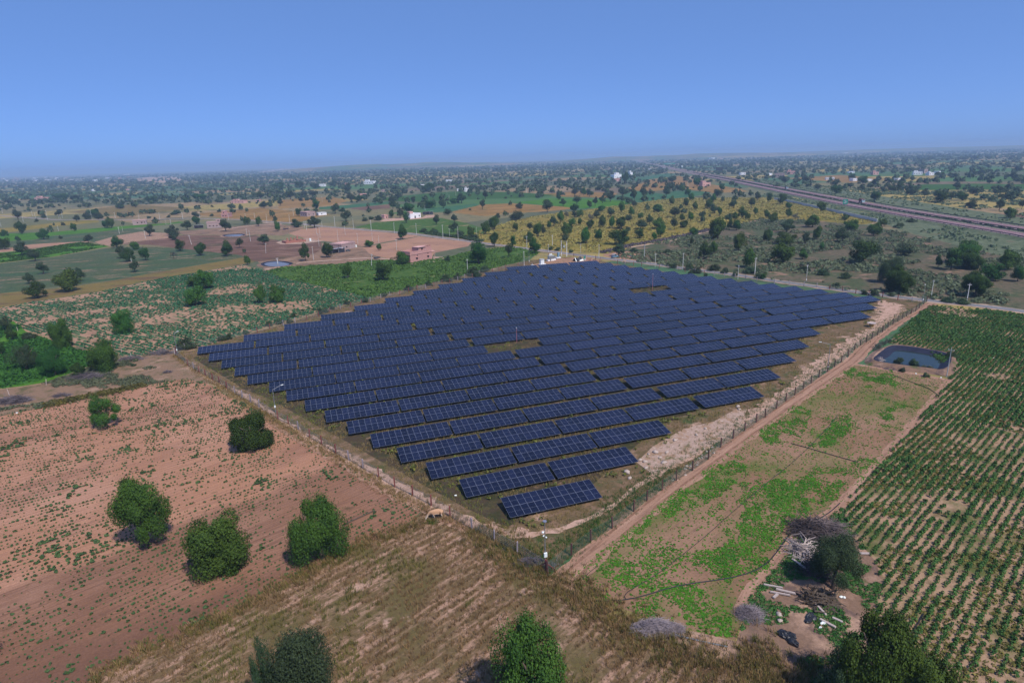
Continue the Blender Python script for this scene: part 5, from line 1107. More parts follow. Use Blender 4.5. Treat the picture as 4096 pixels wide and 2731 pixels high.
#==PART4
# ------------------------------------------------------------------ buildings
def house(vA, vB, depth, h, wall, label, wins=(), roof_box=None, roof='pink_pale', parapet=.5, name='house', reg_desc=None, group=None, doors=(), sidewins=(), ledge=True):
    """front wall from ground point A to B (overview pixels, left to right); the rest lies away from the camera"""
    A, B = np.array(V(*vA)), np.array(V(*vB)); W_ = np.hypot(*(B-A)[:2]); an = math.atan2(B[1]-A[1], B[0]-A[0])
    o = empty(name, (A[0], A[1], 0), an); m_ = MATS[wall]
    MB().box((W_/2, depth/2, h/2-.1), (W_, depth, h+.2)).build('wall', [m_], o)
    b = MB(); b.box((W_/2, depth/2, h+.06), (W_+.5, depth+.5, .14)) if ledge else b.box((W_/2, depth/2, h+.06), (W_+.1, depth+.1, .12))
    rf = b.build('roof', [MATS[roof]], o)
    if parapet:
        t_ = .18; b = MB(); z = h+.13+parapet/2
        for c, d in (((W_/2, t_/2, z), (W_, t_, parapet)), ((W_/2, depth-t_/2, z), (W_, t_, parapet)), ((t_/2, depth/2, z), (t_, depth-2*t_, parapet)), ((W_-t_/2, depth/2, z), (t_, depth-2*t_, parapet))): b.box(c, d)
        b.build('parapet', [m_], rf)
    def hole(x, z, w_, hh, side, nm):
        pos = (x, -.015, z) if side == 'f' else (-.015, x, z); rz = 0 if side == 'f' else pi/2
        q = MB().box((0, 0, 0), (w_, .05, hh)).build(nm, [MATS['dark_open']], o, pos, rz)
        f_ = MB()
        for c, d in (((0, -.03, hh/2+.05), (w_+.2, .1, .1)), ((0, -.03, -hh/2-.05), (w_+.2, .1, .1))): f_.box(c, d)
        f_.build('window_frame' if nm == 'window' else 'door_frame', [MATS[roof]], q)
        if nm == 'window' and hh > .7: MB().box((0, -.25, hh/2+.14), (w_+.5, .5, .07)).build('sunshade', [MATS[roof]], q)
    for x, z, w_, hh in wins: hole(x*W_, z, w_, hh, 'f', 'window')
    for x, w_, hh in doors: hole(x*W_, hh/2+.05, w_, hh, 'f', 'door')
    for y, z, w_, hh in sidewins: hole(y*depth, z, w_, hh, 's', 'window')
    if roof_box:
        x0, x1, dd, hh = roof_box; q = MB().box(((x0+x1)/2*W_, dd/2+depth*.25, h+.14+hh/2), ((x1-x0)*W_, dd, hh)).build('stair_room', [m_], o)
        MB().box(((x0+x1)/2*W_, dd/2+depth*.25, h+.2+hh), ((x1-x0)*W_+.4, dd+.4, .12)).build('roof', [MATS[roof]], q)
        MB().box((x0*W_+(x1-x0)*W_*.5, depth*.25-.02, h+.14+1.0), (.9, .05, 1.9)).build('door', [MATS['dark_open']], q)
    if label: tag(o, label, 'house', group)
    else: reg(o, reg_desc, place_of(*vA), vA[0], 'house', 'small houses scattered over the plain')
    return o, W_
def K2(k, x, y): return K(k, 550, x, y)
o, W_ = house(K2(1, 1420, 1155), K2(1, 1618, 1118), 7.5, 4.3, 'pink_wall', 'two storey pink brick house with dark window openings beside a bright green tree', wins=[(.30, 1.9, 1.1, 1.2), (.33, 3.5, .8, .5), (.82, 1.9, 1.1, 1.2), (.82, 3.6, .8, .5)], parapet=1.5, sidewins=[(.5, 2, 1, 1.1)])
MB().box((W_*.70, 2.6, 5.9), (W_*.58, 5.1, 2.9)).build('upper_storey', [MATS['pink_wall']], o, (0, .25, 0)); MB().box((W_*.56, 2.3, 7.45), (W_*.34, 5, .14)).build('slab', [MATS['pink_pale']], o)
MB().box((W_*.57, .17, 5.8), (1.0, .08, 2.0)).build('window', [MATS['dark_open']], o)
b = MB(); 
for i in range(9): b.box((W_*(.72+.03*i), .3+.2*(i % 2), 7.45+.1*(i % 3)), (.28, .3, .35), i*.4)
b.build('loose_brick', [MATS['brick']], o); b = MB(); b.box((W_+1.2, 1.4, 4.35), (2.6, 3.2, .14)); b.build('porch_roof', [MATS['pink_pale']], o)
MB().tube([(W_+2.2, .1, 0), (W_+2.2, .1, 4.3)], .12, 6).build('porch_post', [MATS['pink_pale']], o)
sheet('brick_rubble', [K2(1, *q) for q in [(1415, 1165), (1630, 1125), (1625, 1095), (1740, 1100), (1735, 1125), (1640, 1145), (1530, 1150), (1440, 1168)]], 'rocky', Z())
house(K2(1, 790, 1040), K2(1, 915, 1012), 9, 3.6, 'greyish_wall', 'flat roofed brown brick house with a long annexe behind the white roofed shed', wins=[(.35, 1.7, 1, 1), (.75, 2.6, .7, .5)], doors=[(.15, 1.1, 2.1)], parapet=.5, sidewins=[(.25, 1.6, 1, 1.1), (.75, 1.6, 1, 1.1), (.25, 2.9, .6, .4), (.75, 2.9, .6, .4)])
def shed(vA, vB, depth, h, label, roofm='metal_sheet', drop=.5, tarp=True):
    A, B = np.array(V(*vA)), np.array(V(*vB)); W_ = np.hypot(*(B-A)[:2]); an = math.atan2(B[1]-A[1], B[0]-A[0]); o = empty('shed', (A[0], A[1], 0), an)
    MB().box((W_/2, depth/2, h), (W_+.6, depth+.6, .1), rx=-drop/depth).build('roof', [MATS[roofm]], o)
    MB().box((W_/2, depth-.1, h/2-.1), (W_, .15, h-.25)).build('back_wall', [MATS['greyish_wall']], o)
    for x in (.1, W_/2, W_-.1): MB().tube([(x, .15, -.1), (x, .15, h-.1+drop*.4)], .08, 6).build('post', [MATS['wood_pale']], o)
    if tarp: MB().box((W_*.75, .3, h*.42), (W_*.5, .1, h*.85), rx=-.25).build('tarpaulin', [MATS['black_sheet']], o)
    tag(o, label, 'shed'); return o
shed(K2(1, 700, 1070), K2(1, 820, 1052), 4.2, 2.5, 'open shed with a pale sheet roof and grey tarpaulin beside the brown house')
shed(K2(1, 1560, 712), K2(1, 1628, 706), 6, 3.0, 'dark open shed with a white roof right of the white farmhouse')
shed(K2(0, 1785, 838), K2(0, 1872, 832), 5, 2.6, 'open shed with a thin white roof left of the grey brick house', tarp=False)
house(K2(1, 1420, 748), K2(1, 1515, 736), 9, 3.8, 'white_paint', 'whitewashed farmhouse with a pink room on its roof', wins=[(.85, 2.0, 1.1, 1.3)], doors=[(.45, 1.6, 2.2)], parapet=.6, roof='white_paint', ledge=False)[0]
hp = V(*K2(1, 1440, 741)); MB().box((0, 0, 0), (4.2, 4, 2.6)).build('stair_room', [MATS['pink_pale']], bpy.data.objects[[o_.name for o_ in C.objects if o_.get('label', '').startswith('whitewashed')][0]], (3.6, 4, 5.1))
sheet('farmyard', [K2(1, *q) for q in [(1140, 770), (1190, 745), (1420, 735), (1530, 738), (1560, 715), (1650, 712), (1640, 730), (1540, 745), (1350, 762), (1150, 775)]], 'path_sand', Z())
house(K2(1, 1180, 745), K2(1, 1220, 740), 4, 3, 'pink_pale', 'small pale pink hut at the left end of the white farmhouse yard', wins=[], doors=[(.5, .9, 1.8)], parapet=.3)
house(K2(1, 470, 728), K2(1, 548, 720), 12, 4.2, 'greyish_wall', 'long unplastered brick house beside the dark green tree', wins=[(.25, 2, .9, 1.1), (.75, 2, .9, 1.1)], parapet=.5, sidewins=[(.2, 2, 1, 1), (.5, 2, 1, 1), (.8, 2, 1, 1)])
house(K2(1, 575, 718), K2(1, 650, 712), 6, 2.6, 'white_paint', 'low white building just right of the unplastered brick house', wins=[(.4, 1.6, .9, .8)], parapet=.2, roof='concrete')
house(K2(0, 2035, 738), K2(0, 2095, 736), 12, 3.6, 'pink_wall', 'two storey pink house with balcony near the small road', wins=[(.3, 1.9, 1.2, 1.1), (.7, 1.9, 1.2, 1.1)], roof_box=(.0, .5, 6, 2.9), parapet=.8, roof='pink_pale', sidewins=[(.3, 1.9, 1.2, 1.1), (.7, 1.9, 1.2, 1.1)])
house(K2(0, 1905, 836), K2(0, 2035, 828), 7, 4.8, 'greyish_wall', 'grey pink brick house with a raised right end beside the thin roofed shed', wins=[(.2, 2, .9, 1), (.45, 2, .9, 1), (.7, 2, .9, 1), (.9, 3.5, .8, .8)], parapet=.7, roof_box=(.68, .98, 4, 1.8))
house(K2(0, 1222, 806), K2(0, 1350, 798), 9, 4., 'greyish_wall', 'low grey house alone in the green strip at left', wins=[(.35, 2.1, 1.1, 1.1), (.65, 2.1, 1.3, 1.3), (.85, 2.1, .9, 1.1)], parapet=.4)
house(K2(1, 955, 552), K2(1, 1012, 550), 8, 5, 'pink_pale', None, reg_desc='small pink block of a house', wins=[(.5, 2, 1.2, 1.2)])
house(K2(2, 1750, 452), K2(2, 1822, 448), 9, 5.5, 'pink_pale', 'pale pink two storey house just left of the highway', wins=[(.2, 2, 1.3, 1.5), (.5, 2, 1.3, 1.5), (.8, 2, 1.3, 1.5)], roof_box=(.1, .45, 5, 3))
house(K2(2, 938, 376), K2(2, 1005, 372), 12, 8, 'white_paint', 'large white house with stepped roof among trees on the central plain', wins=[(.2, 3, 1.5, 1.6), (.5, 3, 1.5, 1.6), (.8, 3, 1.5, 1.6)], roof_box=(.4, .8, 7, 4), roof='white_paint')
house(K2(2, 1085, 362), K2(2, 1108, 361), 10, 10, 'white_paint', 'tall narrow white house right of the large white house', wins=[(.5, 4, 2, 1.8)], roof_box=(.0, .6, 6, 4), roof='white_paint')
house(K2(2, 940, 404), K2(2, 1002, 402), 8, 5, 'pink_pale', 'pinkish grey house below the large white house', wins=[(.3, 2, 1.3, 1.3), (.7, 2, 1.3, 1.3)])
rh = random.Random(4)
HS = [(1, 568, 452, 60, 22, 'white_paint'), (1, 782, 440, 52, 20, 'pink_pale'), (1, 990, 432, 90, 30, 'white_paint'), (1, 1745, 405, 55, 14, 'metal_sheet'), (1, 1500, 446, 45, 10, 'white_paint'), (1, 1155, 500, 40, 20, 'greyish_wall'), (1, 1848, 494, 50, 20, 'metal_sheet'), (1, 1918, 500, 40, 30, 'white_paint'), (0, 2122, 607, 118, 26, 'pink_pale'), (0, 320, 580, 100, 28, 'pink_pale'), (0, 850, 493, 30, 16, 'white_paint'), (0, 1145, 488, 40, 12, 'pink_pale'),
      (1, 0, 592, 38, 20, 'pink_pale'), (2, 2100, 345, 46, 20, 'metal_sheet'), (2, 555, 196, 100, 16, 'white_paint'), (2, 1825, 200, 36, 12, 'white_paint'), (2, 1900, 200, 52, 7, 'pink_pale'), (2, 2055, 198, 52, 6, 'white_paint'), (3, 60, 372, 90, 42, 'greyish_wall'), (3, 175, 338, 72, 28, 'pink_pale'), (3, 0, 350, 38, 20, 'metal_sheet'), (3, 532, 390, 78, 20, 'white_paint'), (3, 745, 328, 50, 14, 'blue_sheet'), (3, 780, 402, 38, 24, 'white_paint'), (3, 912, 402, 46, 11, 'white_paint'),
      (3, 965, 345, 50, 28, 'pink_pale'), (3, 1335, 345, 82, 28, 'white_paint'), (3, 1432, 332, 34, 42, 'greyish_wall'), (3, 1480, 350, 44, 26, 'white_paint'), (3, 1562, 332, 24, 20, 'white_paint'), (3, 1195, 392, 24, 8, 'metal_sheet'), (3, 697, 156, 38, 14, 'white_paint'), (2, 1820, 190, 30, 8, 'pink_pale'), (3, 1590, 140, 26, 6, 'white_paint'), (1, 1870, 408, 40, 14, 'greyish_wall'), (2, 1272, 296, 20, 8, 'metal_sheet'), (0, 1150, 352, 16, 24, 'white_paint'), (0, 1185, 352, 12, 26, 'white_paint')]
for i in range(34): HS.append((0, rh.uniform(20, 1230), rh.uniform(372, 404), rh.uniform(14, 34), rh.uniform(6, 12), rh.choice(['white_paint', 'pink_pale', 'white_paint', 'concrete'])))
for i in range(12): HS.append((2, rh.uniform(200, 1000), rh.uniform(175, 225), rh.uniform(10, 34), rh.uniform(4, 9), rh.choice(['white_paint', 'pink_pale', 'concrete'])))
CN = dict(white_paint='white', pink_pale='pale pink', greyish_wall='grey', metal_sheet='pale roofed', blue_sheet='blue roofed', concrete='light grey')
for k_, x, y, w_, hh, mt in HS:
    vA = K2(k_, x, y); vB = K2(k_, x+w_, y-1.5); p = V(*vA); h = min(max(hh/4*mpp(p)*.9, 2.6), 14)
    nx = max(1, min(4, int(w_/18)))
    wl = mt if mt not in ('blue_sheet', 'metal_sheet') else 'white_paint'; rf = mt if mt in ('blue_sheet', 'metal_sheet') else wl
    house(vA, vB, min(14, 5+h), h, wl, None, wins=[((j+.5)/nx, h*.5, min(2, h*.25), min(2, h*.3)) for j in range(nx)], parapet=.4, roof=rf, reg_desc=f'small {CN[mt]} house', roof_box=(.1, .5, 4, h*.5) if hh > 24 and mt != 'greyish_wall' else None)
# unfinished brick walls with rubble, thatched hut, water tanks
c = V(*K2(1, 350, 962)); o = empty('unfinished_building', tuple(c), .35); b = MB()
for x0, y0, x1, y1, h in ((-7, -3.5, 7, -3.5, 1.5), (-7, 3.5, 7, 3.5, 1.4), (-7, -3.5, -7, 3.5, 1.6), (7, -3.5, 7, 3.5, 1.3), (-2, -3.5, -2, 3.5, 1.4), (3, -3.5, 3, 3.5, 1.5)): b.box(((x0+x1)/2, (y0+y1)/2, h/2), (abs(x1-x0)+.3, abs(y1-y0)+.3, h+.003*x0))
b.build('wall', [MATS['brick']], o)
for x, y, h in ((-3.4, 2.8, 3), (-1.2, 2.2, 3.2), (3.6, 2.9, 3.9), (1.6, 3, 2.6)): MB().box((x, y, h/2), (1.0, .5, h)).build('pier', [MATS['brick']], o)
tag(o, 'unfinished low brick walls standing in a ring of pink rubble', 'ruin')
sheet('brick_rubble', [K2(1, *q) for q in [(180, 965), (250, 945), (480, 930), (560, 945), (640, 950), (520, 965), (420, 980), (230, 982)]], 'rocky', Z())
c = V(*K2(1, 275, 846)); o = empty('thatched_hut', tuple(c)); MB().tube([(0, 0, 0), (0, 0, 1.5)], 2.0, 12).build('wall', [MATS['greyish_wall']], o); MB().tube([(0, 0, 1.3), (0, 0, 3.1)], [2.8, .2], 12).build('roof', [MATS['thatch']], o); tag(o, 'round hut with a conical thatched roof beside the small road', 'hut')
c = V(*K2(1, 920, 1008)); o = empty('water_tank', tuple(c)); MB().tube([(0, 0, 0), (0, 0, 1.3)], .6, 12).build('tank', [MATS['plastic_white']], o); MB().tube([(0, 0, 1.3), (0, 0, 1.5)], [.6, .2], 12).build('lid', [MATS['plastic_white']], o); tag(o, 'white plastic water tank right of the brown house', 'water tank')
c = V(*K2(1, 500, 955)); o = empty('water_tank', tuple(c)); MB().tube([(0, 0, 0), (0, 0, 2)], .7, 10).build('tank', [MATS['plastic_white']], o); MB().tube([(0, 0, 2), (0, 0, 2.2)], [.7, .25], 10).build('lid', [MATS['plastic_white']], o); tag(o, 'white upright tank beside the rubble of the unfinished walls', 'water tank')

# ------------------------------------------------------------------ yard of the solar farm
def plinth(o, c, d): return MB().box((c[0], c[1], d[2]/2-.05), (d[0], d[1], d[2]+.1)).build('plinth', [MATS['white_paint']], o)
c = V(*K(2, 1000, 275, 142)); o = empty('inverter_cabinet', tuple(c), .25); plinth(o, (-.9, 0), (1.2, 1.5, .7)); plinth(o, (1.0, 0), (1.9, 1.6, .8))
q = MB().box((0, .1, 1.9), (2.1, 1.3, 2.4)).build('cabinet', [MATS['cab_white']], o); MB().box((0, .1, 3.15), (2.4, 1.6, .1)).build('roof', [MATS['machine_grey']], q)
for x in (-.55, .1, .6): MB().box((x, -.57, 2.6), (.2, .05, .16)).build('vent', [MATS['steel']], q)
tag(o, 'pale metal cabinet on two white plinths behind the back row of panels', 'electric cabinet')
c = V(*K(2, 1000, 350, 100)); o = empty('transformer', tuple(c), .25); plinth(o, (-1.2, 0), (1.3, 1.4, .8)); plinth(o, (1.6, 0), (3.2, 1.6, .9))
q = MB().box((.6, .2, 1.9), (3.2, 1.3, 1.7)).build('tank', [MATS['machine_grey']], o)
for x in (-.9, 0, .9, 1.8, 2.6):
    f_ = MB(); [f_.box((x+.12*i-.2, -.65, 1.8), (.05, .45, 1.4)) for i in range(5)]; f_.build('radiator', [MATS['machine_grey']], o)
MB().tube([(-.4, .3, 3.2), (1.4, .3, 3.2)], .3, 10).build('oil_drum', [MATS['cab_white']], o); MB().tube([(.5, .3, 2.7), (.5, .3, 3.2)], .1, 6).build('pipe', [MATS['machine_grey']], o)
tag(o, 'grey green finned transformer on white plinths with an oil drum on top', 'transformer')
c = V(*K(2, 1000, 424, 76)); o = empty('electric_cabinet', tuple(c), .1); plinth(o, (0, 0), (2.6, 1.6, .6)); MB().box((0, 0, 1.8), (.8, .9, 2.5)).build('cabinet', [MATS['machine_blue']], o); MB().box((.6, .1, 2.3), (.35, .8, 1.4)).build('side_box', [MATS['machine_blue']], o)
tag(o, 'narrow blue cabinet on a white plinth near the pair of poles', 'electric cabinet')
c = V(*K(2, 1000, 186, 146)); o = empty('electric_cabinet', tuple(c), .2); plinth(o, (0, 0), (1.3, 1., .5)); MB().sphere((0, 0, 1.0), .3).box((0, 0, .7), (.4, .4, .5)).build('meter', [MATS['steel']], o); tag(o, 'small metal meter on a low white plinth at the left of the cabinets', 'meter')
c = V(*K(2, 1000, 605, 100)); o = empty('tent', tuple(c), .35)
v = [(-2.8, -1.5, 0), (-2.8, 1.5, 0), (-2.3, 0, 2.0), (2.4, -1.7, .05), (2.4, 1.5, 0), (1.7, .1, 2.3), (-.2, 0, 1.35), (-.2, -1.7, 0), (-.2, 1.6, 0)]
link('canopy', mesh('canopy', v+[(x*.985, y*.97, z-.04) for x, y, z in v], [(0, 7, 6, 2), (7, 3, 5, 6), (1, 2, 6, 8), (8, 6, 5, 4), (3, 4, 5), (9, 11, 15, 16), (16, 15, 14, 12), (10, 17, 15, 11), (17, 13, 14, 15)], MATS['black_sheet']), o)
link('white_sheet', mesh('white_sheet', [(-.4, -1.75, .06), (2.5, -1.78, .05), (2.45, -1.2, .85), (.2, -1.15, .62), (-.4, -1.6, .05), (2.5, -1.7, 0)], [(0, 1, 2, 3), (4, 3, 2, 5)], MATS['plastic_white']), o)
link('front_edge', mesh('front_edge', [(-2.85, -1.6, 0), (-2.4, -.02, 2.06), (-2.0, -.02, 2.06), (-2.3, -1.65, 0)], [(0, 3, 2, 1)], MATS['plastic_white']), o)
for x, h in ((-2.3, 2), (1.7, 2.3)): MB().tube([(x, 0, 0), (x, 0, h)], .04, 5).build('tent_pole', [MATS['wood_pale']], o)
tag(o, 'low black and white tent on the bare soil by the gate', 'tent')
sheet('bare_yard', [K(2, 1000, *q) for q in [(150, 158), (280, 165), (560, 135), (790, 108), (830, 90), (690, 78), (560, 70), (440, 80), (300, 110), (170, 140)]], 'bare_tan', Z())
sheet('bare_yard', [K(2, 550, *q) for q in [(830, 1085), (900, 1050), (1080, 1050), (1160, 1085), (1200, 1130), (1050, 1125), (930, 1108)]], 'bare_tan', Z())
c = V(*K(2, 1000, 683, 100)); c2 = V(*K(2, 1000, 731, 108)); e = c2-c; o = empty('gate', tuple(c), math.atan2(e[1], e[0])); W_ = np.hypot(*e[:2])
for x in (0, W_): MB().box((x, 0, 1.2), (.3, .3, 2.6)).build('gate_post', [MATS['pink_pale']], o)
b = MB(); [b.box((W_*.55, 0, z), (W_*.8, .05, .06)) for z in (.3, 1.1, 1.9)]; [b.box((W_*(.15+.16*i), 0, 1.1), (.05, .05, 1.7)) for i in range(6)]; b.build('gate_leaf', [MATS['red_post']], o); tag(o, 'red brown metal gate between pink posts at the road', 'gate')
c = V(*K(2, 1000, 666, 96)); o = empty('water_tank', tuple(c)); MB().tube([(0, 0, 1.0), (0, 0, 2.1)], .45, 10).build('tank', [MATS['sign_green']], o); MB().box((0, 0, .5), (.9, .9, 1.0)).build('stand', [MATS['concrete']], o); tag(o, 'small green tank on a stand beside the gate', 'water tank')
c = V(*K(2, 1000, 757, 108)); o = empty('sawhorse', tuple(c), .4); MB().box((0, 0, 1.05), (2.4, .22, .22)).build('beam', [MATS['black_sheet']], o)
for x in (-.9, .9):
    for s in (-1, 1): MB().tube([(x, s*.55, 0), (x*.9, 0, 1.05)], .05, 5).build('leg', [MATS['black_sheet']], o)
tag(o, 'dark wooden trestle standing just right of the gate', 'trestle')
# cable drum
c = V(*K(3, 1000, 947, 706)); o = empty('cable_drum', tuple(c)); 
MB().tube([(0, 0, 0), (0, 0, .1)], .75, 20).build('flange', [MATS['wood_pale']], o); MB().tube([(0, 0, .1), (0, 0, 1.15)], .62, 20).build('drum_core', [MATS['drum_yellow']], o); MB().tube([(0, 0, 1.15), (0, 0, 1.27)], 1.2, 24).build('flange', [MATS['wood_pale']], o)
tag(o, 'yellow cable drum standing under a wide grey disc on the sandy path', 'cable drum')

# ------------------------------------------------------------------ ponds
def pond(name, ringV, h, label, water, wz=.12, shrink=.80, toe=1.28):
    P = np.array([V(x, y, h)[:2] for x, y in ringV]); 
    for _ in range(2): P = np.concatenate([[a*.75+b*.25, a*.25+b*.75] for a, b in zip(P, np.roll(P, -1, 0))])
    c = P.mean(0); n = len(P); o = empty(name, (c[0], c[1], 0)); Q = P-c
    def ring(s, z, add=0): 
        d = Q/np.linalg.norm(Q, axis=1)[:, None]; return [(x, y, z+.06*random.random()*(add > 0)) for x, y in Q*s+d*add]
    R0, R1, R2, R3 = ring(1., .0, 2.6), ring(1., h, .9), ring(1., h-.03), ring(1, wz-.08, -1.9)
    v = R0+R1+R2; f = [(r*n+i, r*n+(i+1) % n, (r+1)*n+(i+1) % n, (r+1)*n+i) for r in range(2) for i in range(n)]
    link('bank', mesh('bank', v, f, MATS['yard_soil']), o)
    v = [(x, y, z+.02) for x, y, z in ring(1., h, .35)]+R2+R3; link('liner', mesh('liner', v, f, MATS['liner']), o)
    W_ = ring(1, wz, -1.6); link('water', mesh('water', W_, [tuple(range(n))], MATS[water]), o)
    tag(o, label, 'pond'); return o
pond('pond', [(2004, 826), (2022, 812), (2042, 796), (2062, 793), (2110, 799), (2150, 806), (2178, 812), (2184, 826), (2168, 849), (2130, 843), (2085, 838), (2040, 833)], .9, 'irrigation pond with dark plastic liner beside the cotton field', 'water')
pond('pond', [(598, 606), (612, 601), (640, 599), (665, 602), (674, 606), (655, 611), (628, 613), (606, 611)], .3, 'pale blue lined pond behind the leafy field', 'water_pale')
pond('pond', [(508, 541), (525, 538), (555, 537), (566, 539), (550, 543), (522, 544)], .3, 'small blue lined pond on the ploughed brown field', 'water_pale')
o = empty('pump', tuple(V(638, 606))); MB().tube([(0, 0, 0), (0, 0, 2.8)], .25, 8).build('pipe', [MATS['concrete']], o); MB().box((0, 0, 2.9), (1.2, .8, .4)).build('platform', [MATS['wood_pale']], o); tag(o, 'upright pump post standing in the pale blue pond', 'pump')

# ------------------------------------------------------------------ vehicles
def tanker(c, rz, label, body='rust_red', L_=9.5):
    o = empty('truck', (c[0], c[1], 1.23), rz)
    MB().box((-.9, 0, 2.3), (L_*.70, 2.4, 2.2)).box((-.9, 0, 3.45), (L_*.66, 1.8, .2)).build('cargo_body', [MATS[body]], o); MB().box((0, 0, .95), (L_*.95, .9, .3)).build('chassis', [MATS['steel']], o)
    cb = MB().box((L_/2-1.0, 0, 2.0), (1.9, 2.4, 2.2), taper=.94).build('cab', [MATS['cab_white']], o); MB().box((L_/2-.02, 0, 2.5), (.08, 2.0, .8)).build('windscreen', [MATS['window']], cb)
    MB().box((L_/2-1.0, 0, 1.25), (1.95, 2.44, .7)).build('cab_band', [MATS['cab_teal']], cb); MB().box((L_/2+.1, 0, .75), (.25, 2.4, .45)).build('bumper', [MATS['cab_white']], cb)
    MB().box((L_/2-1, -1.2, 2.4), (.9, .06, .7)).build('side_window', [MATS['window']], cb); MB().box((L_/2-1, 0, 3.2), (1.6, 2.2, .25)).build('visor', [MATS['rust_red']], cb)
    for x in (L_/2-1.3, -L_*.18, -L_*.33):
        for s in (-1, 1): MB().tube([(x, s*.85, .5), (x, s*1.18, .5)], .5, 12).build('wheel', [MATS['tyre']], o)
    tag(o, label, 'truck'); return o
def nearest(vx):                      # chainage of the highway where it crosses this overview column
    best = min(np.arange(0, 2600, 3), key=lambda d: abs(toV([*along(d, 20)[0], 1.2])[0]-vx)); return best
d = nearest(1978); p, a = along(d, 20); tanker(p, a+pi, 'long dark red truck with white and teal cab on the highway')
d = nearest(1807); p, a = along(d, 20); tanker(p, a+pi, 'truck with white cab farther away on the highway', 'black_sheet', 8.5)
def car(c, rz, z, col, label, roofm=None):
    o = empty('car', (c[0], c[1], z), rz); m_ = MATS[col]
    MB().box((0, 0, .75), (4.1, 1.7, .65), taper=.95).box((-.2, 0, 1.3), (2.4, 1.5, .5), taper=.82).build('body', [m_], o)
    b = MB(); b.box((1.05, 0, 1.3), (.08, 1.3, .42)); b.box((-1.4, 0, 1.3), (.08, 1.3, .42)); b.box((-.2, -.72, 1.3), (2.0, .06, .36)); b.box((-.2, .72, 1.3), (2.0, .06, .36)); b.build('windows', [MATS['window']], o)
    for x in (-1.3, 1.3):
        for s in (-1, 1): MB().tube([(x, s*.7, .34), (x, s*.9, .34)], .34, 12).build('wheel', [MATS['tyre']], o)
    for s in (-.6, .6): MB().box((2.03, s, .8), (.06, .3, .16)).build('headlight', [MATS['plastic_white']], o)
    tag(o, label, 'car'); return o
for vx, off, col, lb in ((1596, 0, 'cab_white', 'white van on the near lanes where the highway narrows into the distance'), (1587, 20, 'cab_white', 'white car on the far lanes of the distant highway'), (1490, 20, 'cab_white', 'tiny pale car at the far end of the highway')):
    d = nearest(vx); p, a = along(d, off); car(p, a+(pi if off else 0), 1.23, col, lb)
c = V(*K(2, 550, 943, 1106)); o = empty('jeep', tuple(c), .15)
MB().box((0, 0, .75), (3.5, 1.6, .6)).box((1.2, 0, 1.1), (1.1, 1.4, .3)).build('body', [MATS['machine_blue']], o); MB().box((-.5, 0, 1.85), (2.3, 1.6, .1)).build('roof', [MATS['machine_blue']], o); b = MB()
for x in (-1.6, .55):
    for s in (-.72, .72): b.tube([(x, s, 1), (x, s, 1.85)], .04, 4)
b.build('roof_posts', [MATS['black_sheet']], o)
for x in (-1.1, 1.1):
    for s in (-1, 1): MB().tube([(x, s*.6, .38), (x, s*.85, .38)], .38, 12).build('wheel', [MATS['tyre']], o)
MB().box((.6, 0, 1.4), (.05, 1.4, .6)).build('windscreen', [MATS['window']], o); tag(o, 'open blue grey jeep parked in the shade of the tree by the road', 'jeep')
c = V(*K(2, 550, 1090, 1088)); MB().box((0, 0, .15), (2.2, 1.4, .25), .4, taper=.8).build('blanket', [MATS['blanket_blue']], None, tuple(c)); tag(bpy.data.objects['blanket'], 'blue cloth lying on the bare soil across the road', 'cloth')
c = V(*K2(3, 1100, 428)); o = empty('tractor', tuple(c), .5); MB().box((0, 0, 1.3), (3, 1.3, .9)).build('body', [MATS['drum_yellow']], o); MB().box((-.7, 0, 2.5), (1.4, 1.4, 1.3)).build('cab', [MATS['window']], o)
for x, r_ in ((-1, .8), (1.1, .5)):
    for s in (-1, 1): MB().tube([(x, s*.7, r_), (x, s*1.0, r_)], r_, 10).build('wheel', [MATS['tyre']], o)
tag(o, 'yellow tractor far away among the trees beyond the highway', 'tractor')
# highway furniture
def board(vx, vy, w_, h_, hp, label, face, two=True, z0=0.):
    p = V(vx, vy); to = CAM-p; an = math.atan2(to[1], to[0])+pi/2; o = empty('road_sign', (p[0], p[1], z0), an)
    MB().box((0, 0, hp+h_/2), (w_, .12, h_)).build('sign_board', [MATS[face]], o)
    if face == 'sign_green':
        b = MB(); [b.box((x, .08, hp+h_*z), (w_*ww, .02, h_*.10)) for x, z, ww in ((-.1*w_, .75, .5), (.08*w_, .5, .45), (-.05*w_, .27, .55))]
        b.build('lettering', [MATS['white_line']], o); b2 = MB(); [b2.box((x, -.08, hp+h_*z), (w_*ww, .02, h_*.10)) for x, z, ww in ((-.1*w_, .75, .5), (.08*w_, .5, .45), (-.05*w_, .27, .55))]; b2.build('lettering', [MATS['white_line']], o)
    for x in ((-w_*.3, w_*.3) if two else (0,)): MB().tube([(x, 0, -.3), (x, 0, hp+.1)], .09, 6).build('post', [MATS['steel']], o)
    tag(o, label, 'road sign', 'signs along the highway'); return o
board(*K2(3, 706, 632), 4.0, 4.6, 1.2, 'green road sign with white marks standing at the near edge of the highway', 'sign_green', True, .6)
board(*K2(2, 1902, 336), 16, 8, 8, 'dark back of a large sign over the distant highway', 'sign_back')
board(*K2(2, 1447, 268), 44, 5, 9, 'long green overhead sign across the far highway', 'sign_green')
board(*K2(2, 1562, 284), 6, 6, 4, 'white square board beyond the far highway', 'cab_white', False)
